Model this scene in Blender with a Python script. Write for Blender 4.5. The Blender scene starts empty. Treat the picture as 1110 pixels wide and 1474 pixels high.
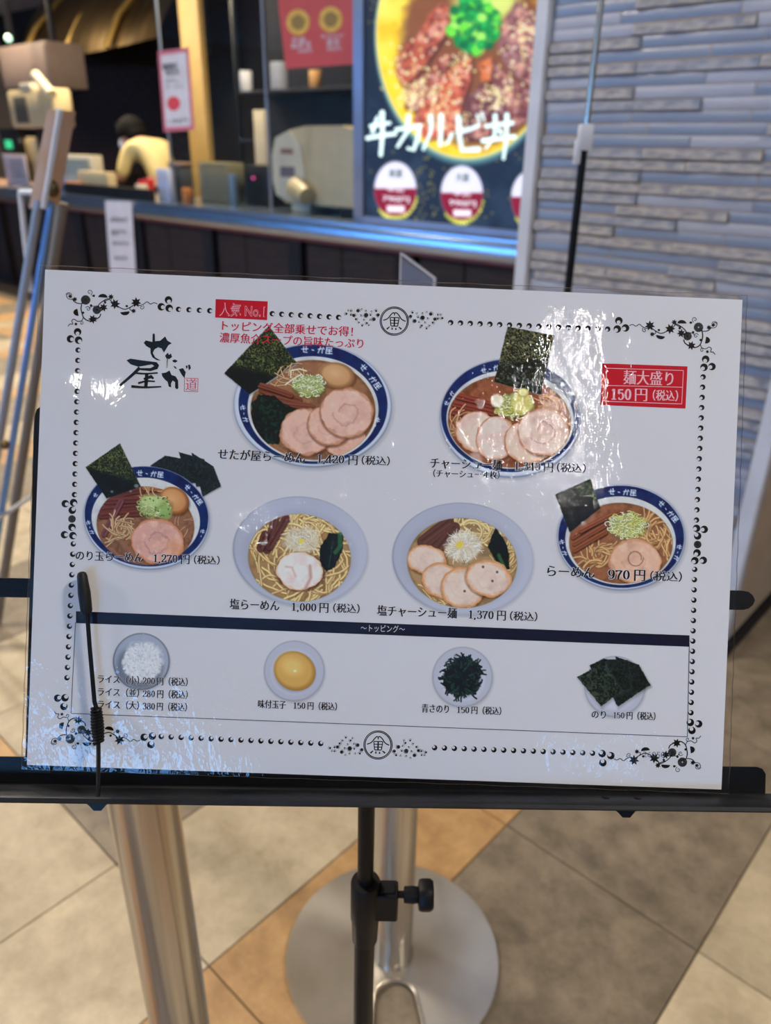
import bpy, math, random
import numpy as np
from math import pi, sin, cos, radians, atan2, hypot, sqrt
from mathutils import Vector, Matrix

# ---------------------------------------------------------------- camera
sc = bpy.context.scene
FPX, IW, IH, CAMZ = 1108.0, 1110.0, 1474.0, 1.28
RC = np.array([[0.999886516, -0.0150650142, 0.0],
               [0.00648498865, 0.430417961, -0.902606406],
               [0.0135977784, 0.902503975, 0.430466812]])
cam_d = bpy.data.cameras.new('camera'); cam = bpy.data.objects.new('camera', cam_d)
sc.collection.objects.link(cam)
_m = Matrix([list(RC[i]) + [0] for i in range(3)] + [[0, 0, 0, 1]])
cam.matrix_world = Matrix.Translation((0, 0, CAMZ)) @ _m
cam_d.sensor_fit = 'HORIZONTAL'; cam_d.sensor_width = 36.0; cam_d.lens = 36.0 * FPX / IW
cam_d.clip_start = 0.02; cam_d.clip_end = 200
cam_d.dof.use_dof = True; cam_d.dof.focus_distance = 0.464; cam_d.dof.aperture_fstop = 9.5
sc.camera = cam

# ---------------------------------------------------------------- world (daylight seen through the windows), exposure
world = bpy.data.worlds.new('world'); sc.world = world; world.use_nodes = True
_b = world.node_tree.nodes['Background']
_b.inputs[0].default_value = (0.17, 0.47, 1.0, 1); _b.inputs[1].default_value = 11.0
sc.view_settings.view_transform = 'Standard'; sc.view_settings.look = 'None'
sc.view_settings.exposure = 0.05; sc.view_settings.gamma = 1.0; sc.view_settings.use_curve_mapping = False
sc.cycles.max_bounces = 8; sc.cycles.diffuse_bounces = 3; sc.cycles.glossy_bounces = 4
sc.cycles.transparent_max_bounces = 16; sc.cycles.transmission_bounces = 4
sc.cycles.caustics_reflective = False; sc.cycles.caustics_refractive = False
sc.cycles.sample_clamp_indirect = 6.0

ANG = radians(-42.2)                       # the shop front runs at this angle
EX = np.array([cos(ANG), sin(ANG), 0.0]); EN = np.array([-sin(ANG), cos(ANG), 0.0])
def W(s, n, z=0.0): return Vector((EX * s + EN * n + np.array([0, 0, z])).tolist())

def ceiling_lamp(s, n, z, size, power, color, spread=pi):
    L = bpy.data.lights.new('lamp_light', 'AREA'); L.shape = 'DISK'; L.size = size
    L.energy = power; L.color = color; L.spread = spread
    o = bpy.data.objects.new('lamp_light', L); sc.collection.objects.link(o)
    o.location = W(s, n, z); return o
LAMPS = []
CEIL = 3.0
for (s, n) in ((-2.1, 0.3), (-2.4, -2.2), (-4.9, 1.2), (1.3, 1.1), (5.4, 0.4), (-4.8, -4.4)):
    LAMPS.append((s, n, CEIL - 0.03, 0.34, 46, (1.0, 0.90, 0.78)))
for (s, n, pw) in ((0.60, -2.60, 1.2), (2.1, -3.45, 2)):
    LAMPS.append((s, n, CEIL - 0.03, 0.07, pw, (1.0, 0.95, 0.88)))
for (s, n) in ((-9.2, 3.7), (-7.0, 3.7), (-4.6, 3.7)):  # unseen warm lamps, added to brighten the kitchen
    LAMPS.append((s, n, CEIL - 0.03, 0.28, 82, (1.0, 0.82, 0.58)))
for a in LAMPS: ceiling_lamp(*a)
# one long strip lamp over the walkway, right of the menu stand
_sl = bpy.data.lights.new('lamp_light', 'AREA'); _sl.shape = 'RECTANGLE'; _sl.size = 1.75; _sl.size_y = 0.032; _sl.energy = 22; _sl.color = (1.0, 0.95, 0.88)
strip = bpy.data.objects.new('lamp_light', _sl); sc.collection.objects.link(strip); strip.location = W(2.45, -1.12, CEIL - .07); STRIP_ROT = ANG + atan2(-0.92, 1.38); strip.rotation_euler = (0, 0, STRIP_ROT)

# ---------------------------------------------------------------- helpers
def ray(px, py): return RC @ np.array([px - IW / 2, -(py - IH / 2), -FPX])
CAM = np.array([0, 0, CAMZ])
def hit(px, py, p0, nn): r = ray(px, py); return CAM + r * (nn.dot(p0 - CAM) / nn.dot(r))
def fac(px, py, n):                        # point of the vertical plane parallel to the shop front
    p = hit(px, py, EN * n, EN); return float(EX.dot(p)), float(p[2])
def aty(px, py, y): return Vector(hit(px, py, np.array([0, y, 0.]), np.array([0, 1., 0])).tolist())
def flo(px, py): return Vector(hit(px, py, np.zeros(3), np.array([0, 0, 1.])).tolist())

def lin(c):
    c = np.asarray(c, float) / 255.0
    return np.where(c <= 0.04045, c / 12.92, ((c + 0.055) / 1.055) ** 2.4)
COL = sc.collection
def tag(o, label=None, cat=None, group=None, kind=None):
    if label: o['label'] = label
    if cat: o['category'] = cat
    if group: o['group'] = group
    if kind: o['kind'] = kind
    return o
def thing(name, label, cat, loc=(0, 0, 0), rz=0.0, group=None):
    o = bpy.data.objects.new(name, None); COL.objects.link(o); o.empty_display_size = 0.05
    o.location = loc; o.rotation_euler = (0, 0, rz); return tag(o, label, cat, group)

class MB:
    def __init__(s): s.v = []; s.f = []
    def add(s, vs, fs):
        b = len(s.v); s.v += [tuple(map(float, p)) for p in vs]; s.f += [tuple(i + b for i in f) for f in fs]; return s
    def box(s, x0, x1, y0, y1, z0, z1, bev=0.0):
        if bev <= 0:
            v = [(x, y, z) for z in (z0, z1) for y in (y0, y1) for x in (x0, x1)]
            return s.add(v, [(0, 2, 3, 1), (4, 5, 7, 6), (0, 1, 5, 4), (2, 6, 7, 3), (0, 4, 6, 2), (1, 3, 7, 5)])
        b = min(bev, (x1 - x0) / 2.01, (y1 - y0) / 2.01, (z1 - z0) / 2.01)
        def ring(i, z): return [(x0 + i + (b - i), y0 + i, z), (x1 - b, y0 + i, z), (x1 - i, y0 + b, z), (x1 - i, y1 - b, z),
                                (x1 - b, y1 - i, z), (x0 + b, y1 - i, z), (x0 + i, y1 - b, z), (x0 + i, y0 + b, z)]
        rs = [ring(b * 0.6, z0), ring(0, z0 + b), ring(0, z1 - b), ring(b * 0.6, z1)]
        v = sum(rs, []); f = []
        for k in range(3):
            for i in range(8):
                j = (i + 1) % 8; f.append((k * 8 + i, k * 8 + j, k * 8 + 8 + j, k * 8 + 8 + i))
        f.append(tuple(range(7, -1, -1))); f.append(tuple(range(24, 32)))
        return s.add(v, f)
    def prism(s, pts, z0, z1):
        n = len(pts); v = [(x, y, z0) for x, y in pts] + [(x, y, z1) for x, y in pts]
        f = [tuple(range(n - 1, -1, -1)), tuple(range(n, 2 * n))] + [(i, (i + 1) % n, n + (i + 1) % n, n + i) for i in range(n)]
        return s.add(v, f)
    def tube(s, path, r, seg=12, cap=True):
        P = [Vector(p) for p in path]; n = len(P); rr = r if hasattr(r, '__len__') else [r] * n
        t = (P[1] - P[0]).normalized(); up = Vector((0, 0, 1)) if abs(t.z) < 0.9 else Vector((1, 0, 0))
        a = t.cross(up).normalized(); v = []
        for i in range(n):
            if i == 0: d = P[1] - P[0]
            elif i == n - 1: d = P[-1] - P[-2]
            else: d = (P[i + 1] - P[i]).normalized() + (P[i] - P[i - 1]).normalized()
            d = d.normalized() if d.length > 1e-9 else t
            a = (a - d * a.dot(d)); a = a.normalized() if a.length > 1e-6 else d.orthogonal().normalized()
            b = d.cross(a)
            for k in range(seg):
                th = 2 * pi * k / seg; v.append(P[i] + (a * cos(th) + b * sin(th)) * rr[i])
        f = [(i * seg + k, i * seg + (k + 1) % seg, (i + 1) * seg + (k + 1) % seg, (i + 1) * seg + k) for i in range(n - 1) for k in range(seg)]
        if cap: f += [tuple(range(seg - 1, -1, -1)), tuple(range((n - 1) * seg, n * seg))]
        return s.add(v, f)
    def lathe(s, prof, seg=32, c=(0, 0, 0)):
        n = len(prof); v = []
        for (r, z) in prof:
            for k in range(seg): v.append((c[0] + r * cos(2 * pi * k / seg), c[1] + r * sin(2 * pi * k / seg), c[2] + z))
        f = [(i * seg + k, i * seg + (k + 1) % seg, (i + 1) * seg + (k + 1) % seg, (i + 1) * seg + k) for i in range(n - 1) for k in range(seg)]
        f += [tuple(range(seg - 1, -1, -1)), tuple(range((n - 1) * seg, n * seg))]
        return s.add(v, f)
    def ell(s, c, r, seg=20, rings=12, z0=-1.0):
        b = []; 
        for i in range(rings + 1):
            ph = -pi / 2 + pi * i / rings
            b.append((max(cos(ph), 1e-3), sin(ph)))
        v = []
        for (q, z) in b:
            for k in range(seg):
                v.append((c[0] + r[0] * q * cos(2 * pi * k / seg), c[1] + r[1] * q * sin(2 * pi * k / seg), c[2] + r[2] * max(z, z0)))
        f = [(i * seg + k, i * seg + (k + 1) % seg, (i + 1) * seg + (k + 1) % seg, (i + 1) * seg + k) for i in range(rings) for k in range(seg)]
        f += [tuple(range(seg - 1, -1, -1)), tuple(range(rings * seg, (rings + 1) * seg))]
        return s.add(v, f)
    def quad(s, a, b, c, d): return s.add([a, b, c, d], [(0, 1, 2, 3)])
    def xf(s, M, i0=0):
        s.v = s.v[:i0] + [tuple(M @ Vector(p)) for p in s.v[i0:]]; return s
def obj(name, mb, mat, parent=None, smooth=True, world=False, angle=35, me=None):
    if me is None:
        me = bpy.data.meshes.new(name)
        vs = mb.v
        if world and parent is not None:
            inv = parent.matrix_basis.inverted()
            if parent.parent: inv = inv @ parent.parent.matrix_basis.inverted()
            vs = [tuple(inv @ Vector(p)) for p in vs]
        me.from_pydata(vs, [], mb.f); me.update()
        if mat: me.materials.append(mat)
        if smooth and len(me.polygons):
            me.polygons.foreach_set('use_smooth', [True] * len(me.polygons)); me.set_sharp_from_angle(angle=radians(angle))
    o = bpy.data.objects.new(name, me); COL.objects.link(o)
    if parent: o.parent = parent
    return o

# ---------------------------------------------------------------- materials
def mat_base(name):
    m = bpy.data.materials.new(name); m.use_nodes = True; nt = m.node_tree; return m, nt, nt.nodes['Principled BSDF']
def N_(nt, t, **k):
    n = nt.nodes.new(t)
    for a, b in k.items(): setattr(n, a, b)
    return n
def pm(name, c, rough=0.5, metal=0.0, c2=None, nscale=8.0, bump=0.0, bscale=60.0, spec=0.5, coat=0.0, stretch=None, detail=4.0, emit=None, es=0.0, rvar=0.0):
    m, nt, b = mat_base(name); L = nt.links
    c = tuple(lin(c)) + (1,); b.inputs['Base Color'].default_value = c
    b.inputs['Roughness'].default_value = rough; b.inputs['Metallic'].default_value = metal
    b.inputs['Specular IOR Level'].default_value = spec; b.inputs['Coat Weight'].default_value = coat
    tc = N_(nt, 'ShaderNodeTexCoord'); mp = N_(nt, 'ShaderNodeMapping'); L.new(tc.outputs['Object'], mp.inputs['Vector'])
    if stretch: mp.inputs['Scale'].default_value = stretch
    nz = N_(nt, 'ShaderNodeTexNoise'); nz.inputs['Scale'].default_value = nscale; nz.inputs['Detail'].default_value = detail
    L.new(mp.outputs[0], nz.inputs['Vector'])
    c2 = tuple(lin(c2)) + (1,) if c2 else tuple(x * 0.88 for x in c[:3]) + (1,)
    rp = N_(nt, 'ShaderNodeValToRGB'); rp.color_ramp.elements[0].position = 0.35; rp.color_ramp.elements[1].position = 0.65
    rp.color_ramp.elements[0].color = c; rp.color_ramp.elements[1].color = c2
    L.new(nz.outputs['Fac'], rp.inputs['Fac']); L.new(rp.outputs[0], b.inputs['Base Color'])
    if rvar:
        mr = N_(nt, 'ShaderNodeMapRange'); mr.inputs['To Min'].default_value = max(0.02, rough - rvar); mr.inputs['To Max'].default_value = rough + rvar
        L.new(nz.outputs['Fac'], mr.inputs['Value']); L.new(mr.outputs[0], b.inputs['Roughness'])
    if bump:
        n2 = N_(nt, 'ShaderNodeTexNoise'); n2.inputs['Scale'].default_value = bscale; n2.inputs['Detail'].default_value = 5
        L.new(mp.outputs[0], n2.inputs['Vector'])
        bp = N_(nt, 'ShaderNodeBump'); bp.inputs['Strength'].default_value = bump; bp.inputs['Distance'].default_value = 0.01
        L.new(n2.outputs['Fac'], bp.inputs['Height']); L.new(bp.outputs[0], b.inputs['Normal'])
    if emit is not None:
        b.inputs['Emission Color'].default_value = tuple(lin(emit)) + (1,); b.inputs['Emission Strength'].default_value = es
    return m
def glass_mat(name, tint=(1, 1, 1), extra=0.0, rough=0.02, bump=None):
    m = bpy.data.materials.new(name); m.use_nodes = True; nt = m.node_tree; nt.nodes.clear(); L = nt.links
    out = N_(nt, 'ShaderNodeOutputMaterial'); mx = N_(nt, 'ShaderNodeMixShader')
    tr = N_(nt, 'ShaderNodeBsdfTransparent'); tr.inputs[0].default_value = tuple(tint) + (1,)
    gl = N_(nt, 'ShaderNodeBsdfGlossy'); gl.inputs['Roughness'].default_value = rough
    fr = N_(nt, 'ShaderNodeFresnel'); fr.inputs['IOR'].default_value = 1.5
    ad = N_(nt, 'ShaderNodeMath', operation='ADD'); ad.inputs[1].default_value = extra; ad.use_clamp = True
    ge = N_(nt, 'ShaderNodeNewGeometry'); inv = N_(nt, 'ShaderNodeMath', operation='SUBTRACT'); inv.inputs[0].default_value = 1.0
    L.new(ge.outputs['Backfacing'], inv.inputs[1]); ff = N_(nt, 'ShaderNodeMath', operation='MULTIPLY'); L.new(ad.outputs[0], ff.inputs[0]); L.new(inv.outputs[0], ff.inputs[1])
    L.new(fr.outputs[0], ad.inputs[0]); L.new(ff.outputs[0], mx.inputs[0]); L.new(tr.outputs[0], mx.inputs[1]); L.new(gl.outputs[0], mx.inputs[2])
    L.new(mx.outputs[0], out.inputs[0])
    if bump:
        tc = N_(nt, 'ShaderNodeTexCoord')
        mp = N_(nt, 'ShaderNodeMapping'); mp.inputs['Scale'].default_value = (1.6, 1.0, 0.7); L.new(tc.outputs['Object'], mp.inputs['Vector'])
        n1 = N_(nt, 'ShaderNodeTexNoise'); n1.inputs['Scale'].default_value = 52; n1.inputs['Detail'].default_value = 3; n1.inputs['Distortion'].default_value = 0.7
        n2 = N_(nt, 'ShaderNodeTexNoise'); n2.inputs['Scale'].default_value = 11; n2.inputs['Detail'].default_value = 2
        n3 = N_(nt, 'ShaderNodeTexNoise'); n3.inputs['Scale'].default_value = 260; n3.inputs['Detail'].default_value = 2
        n4 = N_(nt, 'ShaderNodeTexNoise'); n4.inputs['Scale'].default_value = 4.5; n4.inputs['Detail'].default_value = 0
        for q in (n1, n2, n3): L.new(mp.outputs[0], q.inputs['Vector'])
        L.new(tc.outputs['Object'], n4.inputs['Vector'])
        mr = N_(nt, 'ShaderNodeMapRange'); mr.inputs['From Min'].default_value = 0.45; mr.inputs['From Max'].default_value = 0.62
        mr.inputs['To Min'].default_value = 0.12
        L.new(n4.outputs['Fac'], mr.inputs['Value'])
        a = N_(nt, 'ShaderNodeMath', operation='MULTIPLY_ADD'); a.inputs[1].default_value = 0.22
        L.new(n3.outputs['Fac'], a.inputs[0]); L.new(n1.outputs['Fac'], a.inputs[2])
        sx = N_(nt, 'ShaderNodeSeparateXYZ'); L.new(tc.outputs['Object'], sx.inputs[0])
        def rng(src, a0, a1, b0=0., b1=1.):
            q = N_(nt, 'ShaderNodeMapRange', interpolation_type='SMOOTHSTEP'); q.inputs['From Min'].default_value = a0; q.inputs['From Max'].default_value = a1
            q.inputs['To Min'].default_value = b0; q.inputs['To Max'].default_value = b1; L.new(src, q.inputs['Value']); return q.outputs[0]
        def mth(op, u, v):
            q = N_(nt, 'ShaderNodeMath', operation=op); 
            for i_, w_ in enumerate((u, v)):
                if isinstance(w_, (int, float)): q.inputs[i_].default_value = w_
                else: L.new(w_, q.inputs[i_])
            return q.outputs[0]
        cor = mth('MULTIPLY', rng(sx.outputs[0], -.05, -.13, 0, 1), rng(sx.outputs[2], .105, .04, 0, 1))
        fold = mth('MULTIPLY', rng(sx.outputs[0], .065, .100, 0, 1), rng(sx.outputs[0], .150, .120, 0, 1)); fold = mth('MULTIPLY', fold, rng(sx.outputs[2], .10, .15, 0, 1))
        cr = mth('MULTIPLY', mth('MULTIPLY', rng(sx.outputs[0], .09, .12, 0, 1), rng(sx.outputs[0], .19, .16, 0, 1)), rng(sx.outputs[2], .045, .02, 0, 1))
        tot = mth('ADD', mth('ADD', mth('MULTIPLY', cor, 1.0), mth('MULTIPLY', fold, .20)), mth('ADD', mth('MULTIPLY', mr.outputs[0], .55), mth('MULTIPLY', cr, .5)))
        mu = N_(nt, 'ShaderNodeMath', operation='MULTIPLY'); L.new(a.outputs[0], mu.inputs[0]); L.new(tot, mu.inputs[1])
        s2 = N_(nt, 'ShaderNodeMath', operation='MULTIPLY_ADD'); s2.inputs[1].default_value = 0.9
        L.new(n2.outputs['Fac'], s2.inputs[0]); L.new(mu.outputs[0], s2.inputs[2])
        bp = N_(nt, 'ShaderNodeBump'); bp.inputs['Strength'].default_value = bump; bp.inputs['Distance'].default_value = 0.0016
        L.new(s2.outputs[0], bp.inputs['Height']); L.new(bp.outputs[0], fr.inputs['Normal']); L.new(bp.outputs[0], gl.inputs['Normal'])
    return m
STEEL = dict(rough=0.28, metal=1.0)
M = dict(
    white_metal=pm('white_metal', (196, 200, 210), 0.45, 0.0),
    steel=pm('brushed_steel', (214, 206, 194), 0.22, 0.88, c2=(190, 180, 166), nscale=3, stretch=(60, 60, 1), rvar=0.06),
    counter_steel=pm('counter_steel', (172, 192, 220), 0.24, 1.0, nscale=4, stretch=(1, 20, 20), rvar=0.05),  # bluish tint stands in for daylight mirrored in the steel
    black_metal=pm('black_metal', (6, 8, 12), 0.42, 0.0, c2=(10, 13, 18), nscale=30, bump=0.04, bscale=300, spec=0.25),
    black_worn=pm('black_metal_worn', (14, 16, 21), 0.42, 0.0, spec=0.35, c2=(40, 42, 46), nscale=90, detail=8, bump=0.05, bscale=400, stretch=(0.25, 1, 1)),
    black_plastic=pm('black_plastic', (8, 9, 13), 0.5, 0.0, spec=0.3, bump=0.05, bscale=500),
    rubber=pm('black_rubber', (14, 15, 19), 0.5, 0.0, spec=0.35, bump=0.05, bscale=300),
    dark=pm('dark_laminate', (26, 26, 33), 0.55, 0.0, c2=(19, 20, 26), nscale=5, spec=.2),
    wood=pm('dark_wood', (48, 38, 36), 0.55, 0.0, c2=(32, 27, 28), nscale=6, stretch=(1, 1, 9), spec=.2),
    maroon=pm('maroon_edge', (84, 30, 44), 0.4),
    dkbrick=pm('dark_brick', (52, 34, 32), 0.75, c2=(38, 25, 25), nscale=14, bump=0.3, bscale=80),
    mortar=pm('dark_mortar', (24, 18, 18), 0.9),
    kitchen_floor=pm('kitchen_floor', (70, 66, 62), 0.5),
    ceil=pm('ceiling_paint', (212, 206, 198), 0.8),
    wallp=pm('wall_paint', (170, 150, 128), 0.8, c2=(150, 132, 112), nscale=1.5),
    cream=pm('cream_plastic', (206, 188, 144), 0.42),
    cream2=pm('pale_cream_plastic', (214, 206, 180), 0.42),
    greyb=pm('grey_brown_plastic', (112, 98, 92), 0.5),
    paperw=pm('paper', (214, 216, 226), 0.7),
    ink=pm('printed_ink', (40, 42, 50), 0.7),
    red=pm('red_plastic', (200, 40, 46), 0.4),
    blue=pm('blue_plastic', (86, 120, 200), 0.4),
    orange=pm('orange_plastic', (214, 130, 60), 0.4),
    brass=pm('brass_sheet', (112, 94, 66), 0.42, 1.0, c2=(84, 72, 54), nscale=2, stretch=(6, 1, 1)),
    screen=pm('dark_screen', (16, 22, 30), 0.15),
    green=pm('green_led', (60, 190, 130), 0.4, emit=(60, 210, 140), es=0.8),
    lampw=pm('lit_lamp', (220, 250, 230), 0.4, emit=(190, 255, 225), es=1.6),
    pink=pm('pink_led', (240, 60, 150), 0.4, emit=(240, 60, 150), es=1.0),
    glass=glass_mat('clear_glass', (0.95, 0.97, 0.98), 0.0),
    acrylic=glass_mat('clear_acrylic', (0.66, 0.72, 0.80), 0.25, 0.25),
    frost=pm('frosted_acrylic', (150, 160, 186), 0.25, c2=(138, 148, 176)),
    film=glass_mat('laminate_film', (0.985, 0.985, 0.99), 0.012, 0.03, bump=1.0),
    film_edge=glass_mat('laminate_edge', (0.80, 0.82, 0.86), 0.22, 0.15),
)

M['frost'].node_tree.nodes['Principled BSDF'].inputs['Alpha'].default_value = 0.6
# ================================================================ SETTING
def struct(name, mb, mat, smooth=False): return tag(obj(name, mb, mat, None, smooth), kind='structure')
def fbox(mb, s0, s1, n0, n1, z0, z1, bev=0): return mb.box(s0, s1, n0, n1, z0, z1, bev)
def facobj(o): o.rotation_euler = (0, 0, ANG); return o

# floor : slab, and one mesh object for each porcelain tile, laid parallel to the shop front
fl = facobj(struct('floor', MB().box(-14, 7.5, -8, 8.2, -0.06, -0.004), pm('floor_grout', (112, 98, 80), 0.85)))
def tile_mat(name, c, c2):
    m, nt, b = mat_base(name); L = nt.links
    tc = N_(nt, 'ShaderNodeTexCoord'); oi = N_(nt, 'ShaderNodeObjectInfo')
    ad = N_(nt, 'ShaderNodeVectorMath', operation='MULTIPLY_ADD'); ad.inputs[1].default_value = (37, 37, 37)
    cb = N_(nt, 'ShaderNodeCombineXYZ')
    for k in range(3): L.new(oi.outputs['Random'], cb.inputs[k])
    L.new(cb.outputs[0], ad.inputs[0]); L.new(tc.outputs['Object'], ad.inputs[2])
    n1 = N_(nt, 'ShaderNodeTexNoise'); n1.inputs['Scale'].default_value = 11; n1.inputs['Detail'].default_value = 10; n1.inputs['Roughness'].default_value = 0.74; n1.inputs['Distortion'].default_value = 0.12
    L.new(ad.outputs[0], n1.inputs['Vector'])
    rp = N_(nt, 'ShaderNodeValToRGB'); e = rp.color_ramp.elements
    e[0].position = 0.36; e[0].color = tuple(lin(c2)) + (1,); e[1].position = 0.62; e[1].color = tuple(lin(c)) + (1,)
    L.new(n1.outputs['Fac'], rp.inputs[0])
    mv = N_(nt, 'ShaderNodeMapRange'); mv.inputs['To Min'].default_value = 0.90; mv.inputs['To Max'].default_value = 1.08
    L.new(oi.outputs['Random'], mv.inputs['Value'])
    sc_ = N_(nt, 'ShaderNodeVectorMath', operation='SCALE'); L.new(rp.outputs[0], sc_.inputs[0]); L.new(mv.outputs[0], sc_.inputs['Scale'])
    L.new(sc_.outputs[0], b.inputs['Base Color']); b.inputs['Roughness'].default_value = 0.42
    bp = N_(nt, 'ShaderNodeBump'); bp.inputs['Strength'].default_value = 0.12; bp.inputs['Distance'].default_value = 0.01
    L.new(n1.outputs['Fac'], bp.inputs['Height']); L.new(bp.outputs[0], b.inputs['Normal'])
    return m
TM = dict(cream=tile_mat('porcelain_cream', (206, 190, 160), (172, 156, 128)), tan=tile_mat('porcelain_tan', (200, 160, 108), (164, 126, 82)),
          grey=tile_mat('porcelain_grey', (148, 134, 114), (108, 97, 82)))
cuts = [-1.096]; widths = (('cream', .303), ('tan', .200), ('grey', .4075))
cells = []; s = -1.096
for k in range(27):
    nm, w = widths[k % 3]; cells.append((s, s + w, nm)); s += w
    if s > 2.0: break
s = -1.096; k = 2
while s > -7.6:
    nm, w = widths[k]; cells.append((s - w, s, nm)); s -= w; k = (k - 1) % 3
cache = {}
rnd = random.Random(4)
for (s0, s1, nm) in cells:
    for r in range(-3, 5):
        n0 = 0.439 + 0.606 * (r - 1) + 0.0; n1 = n0 + 0.606
        if n1 > 3.24: n1 = 3.2
        if n1 - n0 < 0.05: continue
        nmm = nm
        if s0 < -1.5 and rnd.random() < 0.35: nmm = rnd.choice(['cream', 'tan', 'grey'])
        key = (round(s1 - s0, 3), round(n1 - n0, 3), nmm)
        if key not in cache:
            g = 0.0013; cache[key] = obj('tile', MB().box(g, s1 - s0 - g, g, n1 - n0 - g, -0.008, 0.0, 0.0012), TM[nmm], fl); o = cache[key]
        else: o = cache[key].copy(); COL.objects.link(o); o.parent = fl
        o.location = (s0, n0, 0)
# ceiling, far walls, window wall behind the photographer
struct_ce = facobj(struct('ceiling', MB().box(-14, 7.5, -8, 8.2, CEIL, CEIL + 0.1), M['ceil']))
facobj(struct('wall_left', MB().box(-14.1, -14, -8, 8.2, -.06, CEIL), M['wallp']))
facobj(struct('wall_far', MB().box(7.5, 7.6, -8, -4.95, -.06, CEIL).box(7.5, 7.6, -4.05, 8.2, -.06, CEIL).box(7.5, 7.6, -4.95, -4.05, -.06, 1.75).box(7.5, 7.6, -4.95, -4.05, 2.15, CEIL), M['wallp']))
fw = facobj(struct('window_20', MB().box(7.52, 7.58, -4.95, -4.91, 1.75, 2.15).box(7.52, 7.58, -4.09, -4.05, 1.75, 2.15).box(7.52, 7.58, -4.91, -4.09, 1.75, 1.79).box(7.52, 7.58, -4.91, -4.09, 2.11, 2.15), M['white_metal']))
obj('pane', MB().box(7.545, 7.551, -4.91, -4.09, 1.79, 2.11), M['glass'], fw, False)
wb = MB().box(-14, 7.5, -8.12, -8, -.06, 0.08).box(-14, 7.5, -8.12, -8, 1.95, CEIL).box(4.9, 7.5, -8.12, -8, .08, 1.95).box(-6.6, .71, -8.12, -8, .08, 1.95)
facobj(struct('wall_back', wb, M['wallp'], False))
wi = 0
x = -13.99
while x < 4.6:
    if -7.7 < x < .6: x += 2.10; continue
    wi += 1
    w = MB(); x1 = x + 2.09
    w.box(x, x1, -8.09, -8.03, .08, .14).box(x, x1, -8.09, -8.03, 1.89, 1.95).box(x, x + .05, -8.09, -8.03, .14, 1.89).box(x1 - .05, x1, -8.09, -8.03, .14, 1.89)
    f = facobj(struct('window_%d' % wi, w, M['white_metal']))
    obj('pane', MB().box(x + .05, x1 - .05, -8.064, -8.058, .14, 1.89), M['glass'], f, False)
    x += 2.10
# kitchen back wall of dark brick, seen between hood and counter
bw = facobj(struct('wall_kitchen', MB().box(-14, 7.5, 6.25, 6.35, 0, CEIL), M['mortar']))
rb = random.Random(2); bcache = None; cnt = 0
for r in range(20):
    z = 0.86 + r * 0.08
    for c in range(14):
        s0 = -12.7 + c * 0.245 + (0.12 if r % 2 else 0)
        if cnt >= 280: break
        if bcache is None: bcache = obj('brick', MB().box(0, .235, -.012, 0, 0, .071, .003), M['dkbrick'], bw); o = bcache
        else: o = bcache.copy(); COL.objects.link(o); o.parent = bw
        o.location = (s0, 6.25 + rb.uniform(-.004, .004), z); cnt += 1
# pillar faced with thin split-face tiles
def brickmat(name, c, c2, rough, bump, sc_=18):
    return pm(name, c, rough, 0, c2=c2, nscale=sc_, bump=bump, bscale=70, spec=0.5, stretch=(1, 1, 2.2), detail=6)
BM = [brickmat('split_stone_grey', (178, 174, 172), (134, 138, 150), 0.75, 0.7, 34), brickmat('glazed_blue_grey', (118, 134, 162), (128, 140, 162), 0.30, 0.1, 6),  # tile tones with the blue of reflected daylight mixed into the colour
      brickmat('glazed_lavender', (166, 170, 184), (152, 158, 176), 0.45, 0.15, 6), brickmat('split_stone_pale', (168, 168, 174), (130, 140, 158), 0.75, 0.7, 30)]
PN = 1.95; PS0, PS1 = -1.232, -0.53
pw = MB().box(PS0 - .038, PS1 + .04, PN + .008, PN + .62, 0, CEIL)
pil = facobj(struct('wall_right', pw, pm('pillar_render', (156, 140, 122), 0.8, c2=(146, 130, 112))))
tr = MB().box(PS0 - .038, PS0 - .002, PN - .016, PN + .03, 0, CEIL, .002)
facobj(struct('trim_1', tr, M['white_metal']))
facobj(struct('trim_2', MB().box(PS1 + .002, PS1 + .04, PN - .016, PN + .03, 0, CEIL, .002), M['white_metal']))
facobj(struct('baseboard_right', MB().box(PS0 - .04, PS1 + .052, PN - .02, PN + .64, 0, .05, .002), M['dark']))
rt = random.Random(11); tmesh = {}
pitch = 0.02625; row = 0; z = 0.0497; count = 0; extra = MB()
grp = 0; off = 0
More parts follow.
